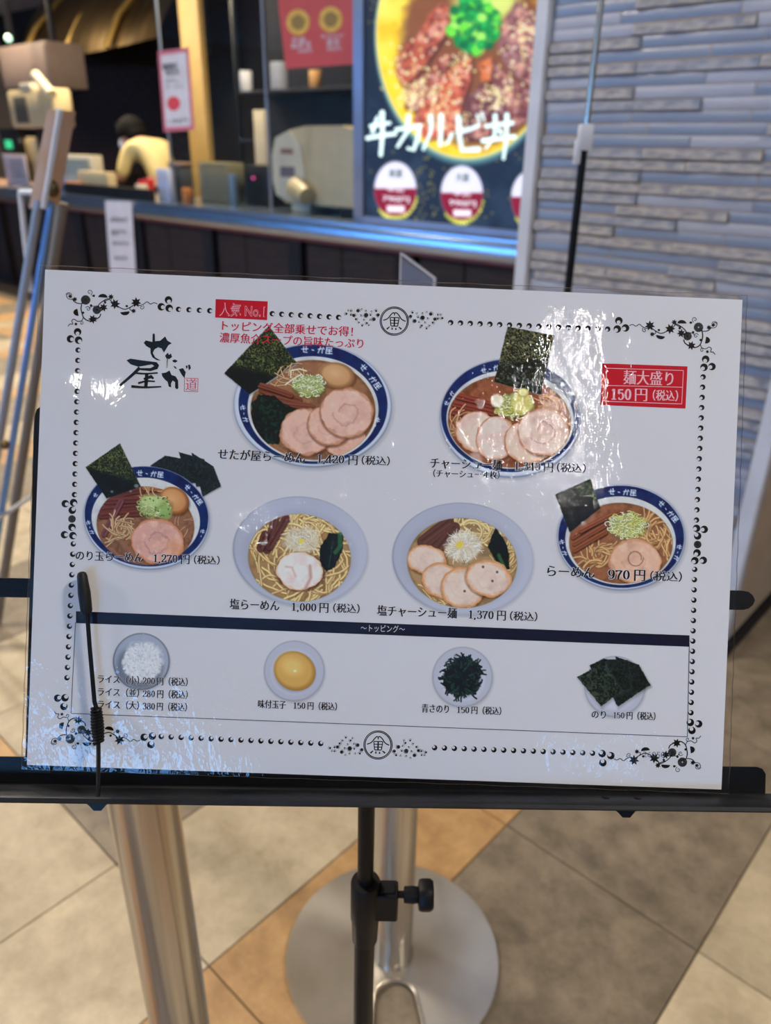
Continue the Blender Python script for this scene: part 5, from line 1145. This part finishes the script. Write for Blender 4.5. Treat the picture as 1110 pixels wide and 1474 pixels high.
# ---- bright menu board
def paint_beef():
    c = Cv(500, 0, 3.7, 95, -620, 1130, 1230, .8, bg=(26, 36, 52)); c.touch[:] = True
    c.tint(np.ones(c.X.shape), 160, (38, 52, 72), .8, 3)
    rr = random.Random(3)
    for i in range(120): 
        x, y_ = rr.choice([(rr.uniform(100, 240), rr.uniform(-200, 160)), (rr.uniform(350, 470), rr.uniform(830, 1180)), (rr.uniform(100, 1000), rr.uniform(800, 1200))]); c.ell(x, y_, 6, 6, (150, 140, 60), soft=5, a=.6)
    c.ell(640, 200, 495, 680, (70, 110, 118), 0, soft=16); c.ell(640, 185, 490, 668, (170, 190, 160), 0, soft=14); c.ell(640, 180, 482, 660, (226, 196, 44), 0, soft=14)
    m = c.mask(640, 180, 480, 655)
    g = np.clip((420 - c.X) / 300, 0, 1)[..., None] * m[..., None] * np.clip((500 - c.Y) / 500, 0, 1)[..., None]; c.c = c.c * (1 - g * .7) + np.array((222, 226, 140.)) * g * .7
    c.tint(m, 120, (214, 160, 20), .6, 6)
    c.ell(670, 250, 400, 530, (110, 62, 50), 0, soft=60, wob=40, wsc=90, clip=m, a=.9)
    c.ell(740, -20, 170, 140, (206, 226, 120), soft=70, a=.9)
    S = [((500, 10), (580, 60), (540, 160), (430, 330), (300, 470), (262, 400), (270, 300), (370, 190), (440, 70)), ((560, 290), (500, 430), (380, 600), (300, 570), (330, 450), (440, 380), (500, 290)),
         ((660, 300), (655, 430), (600, 600), (560, 720), (420, 740), (350, 640), (430, 520), (520, 390)), ((700, 340), (770, 300), (780, 430), (720, 440)), ((640, 520), (720, 440), (800, 520), (880, 560), (860, 700), (740, 750), (600, 730)),
         ((900, 10), (1010, 80), (1030, 320), (980, 460), (860, 380), (800, 260), (830, 120)), ((780, 330), (880, 420), (980, 480), (960, 640), (880, 700), (830, 520), (760, 420))]
    for i, p in enumerate(S):
        c.poly([(x + 8, y_ + 14) for x, y_ in p], (48, 24, 30), soft=26, a=.7)
        cc = [(168, 84, 62), (142, 76, 62), (184, 88, 64), (200, 110, 60), (98, 60, 62), (134, 92, 92), (112, 66, 68)][i]
        c.poly(list(p), cc, soft=10, wob=12, wsc=50, sd=i); w = c.full(); mk = np.clip(-c.psd(w, list(p)) / 14, 0, 1)
        c.tint(mk, 50, (206, 150, 130), .75, i + 3, .5, .7); c.tint(mk, 26, (84, 34, 36), .7, i + 9, .52, .7); c.tint(mk, 34, (226, 200, 190), .5, i + 19, .6, .75)
    for i in range(420):
        p = rr.choice([(350, 300, 90, 90), (380, 470, 60, 70), (600, 320, 50, 60), (520, 480, 70, 60), (900, 330, 90, 150), (960, 170, 60, 80), (800, 520, 70, 60), (470, 560, 90, 60), (560, 640, 130, 60), (330, 520, 40, 50)])
        x = rr.gauss(p[0], p[2] * .8); y_ = rr.gauss(p[1], p[3] * .8); c.ell(x, y_, 9, 6, rr.choice(((234, 222, 160), (214, 200, 130), (240, 232, 190))), rr.uniform(0, 180), soft=5, a=.85)
    for i in range(170):
        a = rr.uniform(0, 6.3); q = rr.random() ** .6; x = 670 + 130 * q * cos(a); y_ = 130 + 150 * q * sin(a); col = rr.choice(((20, 120, 60), (30, 150, 70), (96, 196, 60), (14, 90, 54), (150, 220, 90)))
        c.ell(x, y_, 26, 24, col, soft=12, a=.9); c.ell(x, y_, 9, 8, [min(255, v * 1.35) for v in col], soft=8, a=.7)
    for j, cx in enumerate((256, 610, 985)):
        cy = 1010 + j * 22
        for i in range(14): a = 2.5 - i * .16; c.stroke([(cx + 90 * cos(a), cy + 110 * sin(a)), (cx + 118 * cos(a - .15), cy + 160 * sin(a - .15))], 16, rr.choice(((206, 200, 50), (170, 176, 40), (226, 224, 90))), soft=8)
        e = c.mask(cx, cy, 112, 150); c.ell(cx, cy, 112, 150, (206, 206, 222), soft=10)
        lo = np.clip((c.Y - (cy - 10)) / 8, 0, 1) * e * np.clip((cy + 146 - c.Y - ((c.X - cx) / 112) ** 2 * 60) / 10, 0, 1); c.c = c.c * (1 - lo[..., None]) + np.array((122, 16, 42.)) * lo[..., None]
        g = e * np.clip((c.Y - (cy + 90)) / 20, 0, 1) * (1 - np.clip((cy + 146 - c.Y - ((c.X - cx) / 112) ** 2 * 60) / 10, 0, 1)); c.c = c.c * (1 - g[..., None]) + np.array((190, 190, 50.)) * g[..., None]
        c.poly([(cx - 46, cy + 84), (cx + 50, cy + 86), (cx + 48, cy + 122), (cx - 44, cy + 120)], (222, 214, 222), soft=8)
    return c
def clampz(P): P = P.copy(); P[:, 2] = np.maximum(P[:, 2], .931); return P
bz = fac(625, 322, CN)
bb = thing('menu_board', 'bright lit board showing a yellow bowl of grilled beef beside the tiled pillar', 'menu board', W(-2.6, CN + .01, .892), ANG)
bm = vcol_mat('lit_print', .95, .4)
o = print_obj('lit_picture', paint_beef(), lambda a, b: clampz(hitv(a, b, CN - .012)), bm, bb, norm=False)
s0 = fac(513, 200, CN)[0]; s1 = fac(527, 200, CN)[0]
fr = pm('frame_blue_grey', (132, 150, 184), .35, .3)
for nm, x0, x1, z0, z1 in (('side_frame', s0 + 2.6, s1 + 2.6, 0, 2.0), ('side_frame', 1.25, 1.29, 0, 2.0), ('bottom_frame', s0 + 2.6, 1.29, 0.0, .040), ('top_frame', s0 + 2.6, 1.29, 1.96, 2.0)):
    obj(nm, MB().box(x0, x1, -.035, .03, z0, z1, .002), fr, bb)
obj('back_panel', MB().box(s0 + 2.62, 1.27, -.010, .02, .03, 1.97), M['dark'], bb, False)
def lt(s_, e, m): 
    return pm(m, s_, .5, emit=s_, es=e)
class LInk(FInk): pass
k = FInk(CN - .0135)
def brush(zp, w, w1=None): k.line([(500 + x / 3.7, y_ / 3.7) for x, y_ in zp], w / 3.7, (w1 or w) / 3.7)
for p, a, b in (([(160, 625), (135, 700)], 16, 22), ([(125, 672), (180, 662), (225, 655)], 20, 18), ([(108, 735), (180, 722), (255, 712)], 24, 22), ([(186, 600), (188, 710), (178, 825)], 28, 20),
                ([(262, 690), (330, 680), (385, 672)], 22, 26), ([(382, 672), (378, 730), (352, 800), (325, 790)], 26, 18), ([(325, 620), (320, 700), (268, 780)], 28, 16),
                ([(446, 620), (446, 700), (405, 795)], 24, 14), ([(500, 615), (495, 780), (535, 760), (560, 710)], 28, 16),
                ([(592, 625), (596, 720), (612, 800), (700, 795)], 28, 28), ([(600, 700), (650, 690), (698, 668)], 24, 20), ([(690, 612), (705, 650)], 12, 12), ([(715, 600), (728, 636)], 12, 12),
                ([(740, 672), (810, 662), (880, 655)], 22, 22), ([(722, 750), (810, 738), (892, 728)], 24, 24), ([(788, 615), (785, 720), (738, 790)], 24, 14), ([(850, 612), (848, 740), (832, 845)], 26, 16), ([(808, 690), (820, 712)], 18, 16)):
    brush(p, a, b)
    for q in (p[0], p[-1]): k.disc(500 + q[0] / 3.7, q[1] / 3.7, (a if q is p[0] else b) / 7.4, 12)
k.build('lettering', lt((214, 238, 236), 1.0, 'lit_lettering'), bb)
dg_ = pm('dark_green_print', (60, 90, 70), .5, emit=(60, 90, 70), es=.6); sw_ = lt((222, 214, 224), .9, 'lit_lettering_small')
for j, (cx, cy) in enumerate(((569, 273), (665, 279))):
    for a_, m_ in (((('並盛', '大盛')[j], cx - 9, cy - 24, cx + 10, cy - 23, 11, .0, .03), dg_), (('単品', cx - 12, cy - 1, cx + 12, cy, 7, .0, .03), sw_), ((('790円', '990円')[j], cx - 18, cy + 12, cx + 20, cy + 15, 9, .0, .03), sw_)):
        k = FInk(CN - .0135); k.text(*a_); k.build('lettering', m_, bb)
# steel parts under the board
sg = thing('steel_sill', 'brushed steel sill box on the counter under the bright board', 'sill', W(-2.6, CN + .0, .8905), ANG)
obj('sill_body', MB().box(-.60, 1.29, -.010, .05, -.0, .0012, .0005), M['counter_steel'], sg)

# ---- things on and behind the counter
def place(px, py, n): s_, z_ = fac(px, py, n); return s_, z_
K = 3.45
CT = .891
# noodle warmer : large rounded cream machine
s0, _ = fac(393, 250, K); s1, _ = fac(516, 250, K)
mc = on('noodle_machine', s0 + .02, K, CT, 'big rounded cream noodle machine left of the bright board', 'machine')
w = s1 - s0; mb = MB(); prof = []
for i in range(17): a = pi - pi * i / 16; prof.append((.30 + .30 * cos(a), .26 + .22 * sin(a)))
body = [(0.0, .16), (.03, .08), (.10, .05), (.74, .05), (.74, .40), (.70, .46), (.60, .485), (.30, .485), (.16, .465), (.06, .40), (.01, .30)]
mb = MB(); k_ = len(body); mb.add([(x, 0.0, z) for x, z in body] + [(x, .30, z) for x, z in body], [tuple(range(k_ - 1, -1, -1)), tuple(range(k_, 2 * k_))] + [(i, (i + 1) % k_, k_ + (i + 1) % k_, k_ + i) for i in range(k_)])
obj('body', mb, M['cream'], mc, True, angle=50)
obj('side_cover', MB().prism([(0, 0)] * 0 + [(x * .34 - .012, z) for x, z in [(0.0, .17), (.08, .09), (.55, .07), (.80, .12), (.9, .25), (.80, .38), (.5, .46), (.12, .42), (0, .32)]], -.010, .0).xf(Matrix(((1, 0, 0, 0), (0, 0, 1, 0), (0, 1, 0, 0), (0, 0, 0, 1)))), M['cream2'], mc)
obj('label_plate', MB().box(.07, .20, -.016, -.011, .20, .26), pm('plate_dark', (110, 100, 104), .5), mc, False)
obj('badge', MB().box(.08, .19, -.016, -.011, .33, .36), pm('badge_tan', (150, 110, 84), .5), mc, False)
obj('foot', MB().box(.12, .30, .02, .28, 0, .055, .006), M['cream2'], mc); obj('foot', MB().box(.55, .72, .02, .28, 0, .055, .006), M['black_plastic'], mc)
obj('outlet', MB().tube([(.22, -.02, .14), (.36, -.06, .10)], [.07, .05], 16), M['cream'], mc)
# dark oven and shelves behind machine
ov = on('steel_rack', fac(345, 250, 4.3)[0], 4.3, 0, 'dark kitchen rack with hanging white jugs behind the partition', 'rack')
obj('back_panel', MB().box(0, 1.6, .35, .37, 0, 2.6), M['dark'], ov, False)
for z in (.9, 1.28, 1.62): obj('shelf', MB().box(0, 1.6, 0, .36, z, z + .025, .003), M['dark'], ov)
for x in (0, 1.57): obj('upright', MB().box(x, x + .035, 0, .035, 0, 2.6, .003), M['black_metal'], ov)
def cylthing(name, px, py, n, r, h, mat, label, cat, z=None, group=None, top=None, lid=None):
    s_, z_ = fac(px, py, n); z_ = z if z is not None else z_
    t = on(name, s_, n, z_, label, cat, group)
    obj('body', MB().lathe([(r * .86, 0), (r, .01), (r, h * .92), (r * .94, h)], 20), mat, t)
    if lid: obj('lid', MB().lathe([(r * .5, h), (r * .5, h + r * .6), (.001, h + r * .62)], 16), lid, t)
    return t
for i, (px, py, h, r) in enumerate(((356, 148, .15, .05), (404, 147, .19, .07), (455, 128, .12, .05))):
    cylthing('jug', px, py, 4.42, r, h, (M['paperw'], pm('jug_grey', (120, 124, 136), .5), pm('pendant_amber', (176, 132, 80), .4))[i], ('small white jug on the middle rack shelf', 'grey canister on the rack shelf right of the white jug', 'amber canister on the rack shelf behind the red poster')[i], 'canister', z=1.645 if i < 3 else None)
# kitchen uprights seen through the glass
for i, (px0, px1, py0, py1, n, mt, lb) in enumerate(((267, 281, -30, 138, 4.6, 'cream', 'tan upright panel seen through the partition above the notice'), (366, 378, 158, 205, 3.9, 'cream2', 'cream upright strip left of the noodle machine'))):
    a0, z0 = fac(px0, py1, n); a1, z1 = fac(px1, py0, n)
    t = on('kitchen_pillar', (a0 + a1) / 2, n, 0, lb, 'panel')
    w = abs(a1 - a0) / 2; obj('column', MB().box(-w, w, 0, .06, 0, max(z1, z0), .005), M['dark'] if i == 9 else pm('upright_%d' % i, ((178, 146, 84), (186, 176, 150))[i], .5), t); 
# brass hood
h0 = fac(36, 60, 5.0); 
hd = thing('range_hood', 'large curved brass coloured extraction hood over the dark kitchen', 'hood', W(-9.1, 5.0, 2.10), ANG)
mb = MB(); vs = []; fs = []; ns = 24
for i in range(ns + 1):
    u = i / ns; x = -1.55 + 2.95 * u; sag = .09 * sin(pi * min(1, u * 1.05))
    for j in range(7): v = j / 6; yy = .55 * v ** 1.6; zz_ = -.0 - sag * 0 + .75 * v; vs.append((x - .35 * v * (1 if u < .2 else 0), yy - .18 * sin(pi * u), (.10 * (1 - sin(pi * min(1, .15 + u * .85))) if j == 0 else 0) + zz_))
for i in range(ns):
    for j in range(6): a = i * 7 + j; fs.append((a, a + 7, a + 8, a + 1))
mb.add(vs, fs); obj('canopy', mb, M['brass'], hd)
for x in (-1.1, -.1, .75): obj('seam', MB().tube([(x, -.19 + .02 * x, .05), (x + .02, .0, .35), (x + .05, .40, .72)], .03, 10), pm('seam_gold_%d' % int(x * 10), (206, 176, 104), .3, .8), hd)
obj('hood_back', MB().box(-1.6, 1.45, .55, .62, .0, .85), M['dark'], hd, False)
# order terminal at the left : cream machine, panel above, arm
rg = on('ticket_machine', fac(17, 185, 3.7)[0], 3.7, .902, 'cream order terminal with a dark narrow screen below a grey brown cabinet', 'terminal')
sa = fac(17, 150, 3.7); sb = fac(83, 150, 3.7); wd = sb[0] - sa[0]; zt = fac(40, 128, 3.7)[1] - .902; zb = fac(40, 184, 3.7)[1] - .902
obj('stem', MB().box(wd * .35, wd * .65, .08, .16, 0, zb + .02, .01), M['black_plastic'], rg)
obj('housing', MB().box(0, wd, 0, .2, zb, zt, .03), M['cream'], rg)
obj('screen', MB().box(wd * .17, wd * .45, -.012, 0, zb + .04, zt - .06, .004), pm('terminal_screen', (84, 84, 78), .3), rg)
obj('printer', MB().box(wd * .33, wd * .58, .0, .12, zt - .005, zt + .05, .012), M['cream2'], rg)
obj('reader', MB().tube([(wd * .80, -.03, zt + .10), (wd * 1.08, -.03, zt - .06)], .045, 12), M['cream2'], rg)
gb = on('wall_cabinet', fac(8, 130, 4.3)[0], 4.3, fac(40, 128, 4.3)[1], 'grey brown cabinet above the order terminal at far left', 'cabinet')
wq = fac(80, 100, 4.3)[0] - fac(10, 100, 4.3)[0]; hq = fac(40, 62, 4.3)[1] - fac(40, 128, 4.3)[1]
obj('body', MB().box(0, wq, 0, .4, 0, hq, .01), M['greyb'], gb); obj('door', MB().box(.02, wq - .02, -.015, 0, .02, hq - .02, .004), M['greyb'], gb)
obj('hanger', MB().box(.05, .10, .1, .15, hq, CEIL - gb.location.z - .001), M['dark'], gb); obj('hanger', MB().box(wq - .1, wq - .05, .1, .15, hq, CEIL - gb.location.z - .001), M['dark'], gb)
ll = on('work_lamp', fac(12, 55, 4.1)[0], 4.1, fac(12, 55, 4.1)[1], 'small greenish lamp glowing at the far left under the hood', 'lamp')
obj('bulb', MB().ell((0, 0, 0), (.035, .035, .035), 14, 8), M['lampw'], ll); obj('cord', MB().tube([(0, 0, .03), (0, 0, CEIL - ll.location.z - .002)], .006, 8), M['dark'], ll)
def boxthing(name, px0, px1, py0, py1, n, dep, mat, label, cat, z=None, bev=.008, group=None):
    a0 = fac(px0, (py0 + py1) / 2, n); a1 = fac(px1, (py0 + py1) / 2, n); zb = fac((px0 + px1) / 2, py1, n)[1] if z is None else z; zt = fac((px0 + px1) / 2, py0, n)[1]
    t = on(name, a0[0], n, zb, label, cat, group); obj('body', MB().box(0, a1[0] - a0[0], 0, dep, 0, max(.02, zt - zb), bev), mat, t); return t, a1[0] - a0[0], max(.02, zt - zb)
t, w, h = boxthing('order_screen', 0, 28, 185, 218, 3.75, .05, M['screen'], 'black screen with a green readout at the far left edge', 'screen', z=.902)
obj('green_display', MB().box(w * .25, w * .6, -.006, 0, h * .62, h * .78), M['green'], t, False)
t, w, h = boxthing('table_sign', 6, 37, 222, 258, 3.36, .02, pm('pale_sign', (196, 180, 180), .6), 'pale table sign with small print at the left end of the counter', 'sign', z=.902)
for i in range(4): obj('print_line', MB().box(w * .3, w * .85, -.002, 0, h * (.3 + i * .15), h * (.34 + i * .15)), M['ink'], t, False)
boxthing('scoop', 32, 55, 197, 240, 3.85, .2, M['cream'], 'cream scoop shaped cover left of the easel board', 'cover', z=.902, bev=.06)
t, w, h = boxthing('cash_register', 89, 134, 223, 266, 3.52, .10, M['cream2'], 'cream cash register screen on the counter left of the worker', 'register', z=CT)
obj('display', MB().box(w * .12, w * .9, -.006, 0, h * .45, h * .88), pm('reg_display', (170, 176, 160), .4), t, False)
boxthing('register_drawer', 112, 155, 247, 268, 3.38, .08, M['cream'], 'low cream box beside the cash register', 'box', z=CT)
boxthing('counter_mat', 92, 215, 268, 276, 3.24, .045, M['black_plastic'], 'flat black tray lying on the counter in front of the worker', 'tray', z=CT)
boxthing('blue_cloth', 70, 84, 257, 268, 3.28, .08, M['blue'], 'small blue bundle on the counter beside the easel', 'cloth', z=CT)
boxthing('orange_case', 92, 108, 262, 270, 3.31, .05, M['orange'], 'small orange case on the counter front edge', 'case', z=CT)
cylthing('paper_cup', 90, 262, 3.42, .03, .07, M['paperw'], 'small white cup on the counter beside the blue bundle', 'cup', z=CT)
cylthing('sauce_bottle', 203, 262, 3.36, .045, .10, M['cream2'], 'pale squat jar on the counter under the red lid', 'jar', z=CT, lid=M['red'])
cylthing('condiment_pot', 214, 262, 3.50, .04, .13, M['red'], 'red topped pot at the worker elbow', 'pot', z=CT)
boxthing('white_bottle', 225, 242, 243, 272, 3.34, .06, pm('pale_blue_bottle', (176, 186, 214), .4), 'pale blue white carton on the counter right of the red pot', 'carton', z=CT)
t, w, h = boxthing('dark_bin', 244, 261, 236, 275, 3.45, .10, pm('slate_bin', (62, 66, 72), .5), 'slate grey canister with a tan rim right of the white carton', 'canister', z=CT)
obj('rim', MB().box(-.005, w + .005, -.005, .105, h - .012, h + .01, .003), pm('rim_tan', (150, 122, 104), .5), t)
cylthing('amber_cup', 268, 268, 3.32, .035, .10, M['orange'], 'amber cup on the counter under the partition', 'cup', z=CT)
boxthing('food_container', 286, 326, 234, 274, 3.50, .16, pm('olive_box', (126, 122, 96), .45), 'olive beige food container behind the partition', 'container', z=CT)
cylthing('water_bottle', 337, 268, 3.46, .035, .20, pm('pale_bottle', (120, 140, 156), .3), 'pale blue bottle right of the olive food container', 'bottle', z=CT)
t, w, h = boxthing('black_cooker', 352, 392, 238, 290, 3.60, .24, M['black_plastic'], 'black cooker with a small pink light left of the noodle machine', 'cooker', z=CT)
obj('light', MB().ell((w * .35, -.004, h * .68), (.016, .004, .008)), M['pink'], t)

# ---- the worker
def skin_body(name, joints, edges, mat, parent, sub=2):
    me = bpy.data.meshes.new(name); me.from_pydata([j[0] for j in joints], edges, []); o = bpy.data.objects.new(name, me); COL.objects.link(o); o.parent = parent
    md = o.modifiers.new('s', 'SKIN'); md.use_smooth_shade = True
    for i, j in enumerate(joints):
        r = j[1]; me.skin_vertices[0].data[i].radius = (r, r) if not hasattr(r, '__len__') else r
    me.skin_vertices[0].data[0].use_root = True
    s_ = o.modifiers.new('u', 'SUBSURF'); s_.levels = s_.render_levels = sub
    dg = bpy.context.evaluated_depsgraph_get(); m2 = bpy.data.meshes.new_from_object(o.evaluated_get(dg)); o.modifiers.clear(); o.data = m2; m2.materials.clear(); m2.materials.append(mat)
    m2.polygons.foreach_set('use_smooth', [True] * len(m2.polygons)); return o
PNN = 4.1
ps, pz = fac(180, 200, PNN)
pe = thing('person', 'worker in a pale yellow shirt and white face mask bending over the counter', 'person', W(ps + .22, PNN + .04, 0), ANG)
skin = pm('skin', (196, 148, 122), .5); shirt = pm('yellow_shirt', (222, 204, 144), .8, c2=(206, 188, 130)); hair = pm('black_hair', (7, 7, 9), .8, spec=.15); trousers = pm('dark_trousers', (34, 34, 42), .8)
hz = pz - .02
J = [((.30, 0, .90), (.13, .10)), ((.28, 0, 1.02), (.135, .11)), ((.16, 0, 1.20), (.15, .12)), ((.05, 0, hz - .06), (.125, .105)), ((-.05, 0, hz + .0), (.05, .05)), ((-.13, -.01, hz + .03), (.075, .085)), ((-.20, -.02, hz + .02), (.08, .085)),
     ((.02, -.17, hz - .08), .062), ((-.02, -.24, hz - .30), .045), ((-.16, -.22, 1.02 - .06), .034), ((-.235, -.21, .935), .03),
     ((.04, .17, hz - .08), .062), ((-.02, .24, hz - .30), .045), ((-.16, .20, .98), .034), ((-.235, .18, .955), .03),
     ((.30, -.10, .84), .095), ((.28, -.11, .46), .062), ((.30, -.11, .07), .045), ((.20, -.11, .035), .04),
     ((.30, .10, .84), .095), ((.28, .11, .46), .062), ((.30, .11, .07), .045), ((.20, .11, .035), .04)]
E_ = [(0, 1), (1, 2), (2, 3), (3, 4), (4, 5), (5, 6), (3, 7), (7, 8), (8, 9), (9, 10), (3, 11), (11, 12), (12, 13), (13, 14), (0, 15), (15, 16), (16, 17), (17, 18), (0, 19), (19, 20), (20, 21), (21, 22)]
skin_body('body', J, E_, skin, pe)
for sg, h_ in ((-1, 10), (1, 14)):
    b = J[h_][0]
    for f in range(4):
        yy = b[1] + (f - 1.5) * .017; ln = (.055, .065, .06, .045)[f]
        obj('finger', MB().tube([(b[0], yy, b[2]), (b[0] - .03 - ln * .4, yy, b[2] - .006), (b[0] - .03 - ln * .75, yy, b[2] - .022)], [.009, .0085, .006], 8), skin, pe)
    obj('thumb', MB().tube([(b[0] + .01, b[1] - sg * .02, b[2]), (b[0] - .02, b[1] - sg * .045, b[2] - .008), (b[0] - .045, b[1] - sg * .05, b[2] - .015)], [.011, .010, .007], 8), skin, pe)
JS = [(p, (r[0] * 1.10, r[1] * 1.12) if hasattr(r, '__len__') else r * 1.22) for p, r in J]
keep = [0, 1, 2, 3, 7, 8, 11, 12]; mp_ = {a: i for i, a in enumerate(keep)}
js = [JS[i] for i in keep]; js[3] = ((.05, 0, hz - .06), (.145, .13)); js.append(((-.015, 0, hz - .025), (.075, .07)))
skin_body('shirt', js, [(mp_[a], mp_[b]) for a, b in E_ if a in mp_ and b in mp_] + [(3, 8)], shirt, pe)
keep = [0, 15, 16, 17, 19, 20, 21]; mp_ = {a: i for i, a in enumerate(keep)}
skin_body('trousers', [JS[i] for i in keep], [(mp_[a], mp_[b]) for a, b in E_ if a in mp_ and b in mp_], trousers, pe)
hx, hy, hzz = -.17, -.015, hz + .035
mb = MB(); mb.ell((hx, hy, hzz), (.088, .078, .112), 24, 16); mb.xf(Matrix.Translation((hx, hy, hzz)) @ Matrix.Rotation(radians(-22), 4, 'Y') @ Matrix.Translation((-hx, -hy, -hzz))); obj('head', mb, skin, pe)
mb = MB(); mb.ell((hx + .035, hy, hzz + .055), (.150, .120, .125), 24, 16, -.45); mb.ell((hx + .11, hy, hzz + .02), (.095, .10, .095), 18, 12); mb.ell((hx - .07, hy, hzz + .075), (.065, .09, .055), 18, 12); obj('hair', mb, hair, pe)
mb = MB(); mb.ell((hx - .060, hy - .008, hzz - .058), (.062, .070, .062), 20, 12); obj('mask', mb, M['paperw'], pe)
for sg in (-1, 1): obj('eye', MB().ell((hx - .074, hy + sg * .032, hzz + .012), (.010, .013, .008), 12, 8), M['dark'], pe); obj('ear', MB().ell((hx + .012, hy + sg * .078, hzz - .01), (.02, .012, .03), 12, 8), skin, pe)
obj('nose', MB().ell((hx - .092, hy, hzz - .012), (.014, .013, .02), 12, 8), M['paperw'], pe)
# ceiling lights (round flat fittings that give the room its light)
for i, (s_, n_, z_, sz, *_x) in enumerate(LAMPS):
    fit = on('ceiling_light', s_, n_, CEIL - .028, 'round flat ceiling light, out of view', 'ceiling light', 'round ceiling lights of the hall')
    obj('rim', MB().lathe([(sz / 2 + .02, 0), (sz / 2 + .03, .01), (sz / 2 + .03, .0275)], 32), M['white_metal'], fit)
sf = thing('strip_light', 'long narrow strip light on the ceiling over the walkway', 'ceiling light', W(2.45, -1.12, CEIL - .068), STRIP_ROT)
obj('housing', MB().box(-1.03, 1.03, -.06, .06, .0, .0675, .004), M['white_metal'], sf, False)
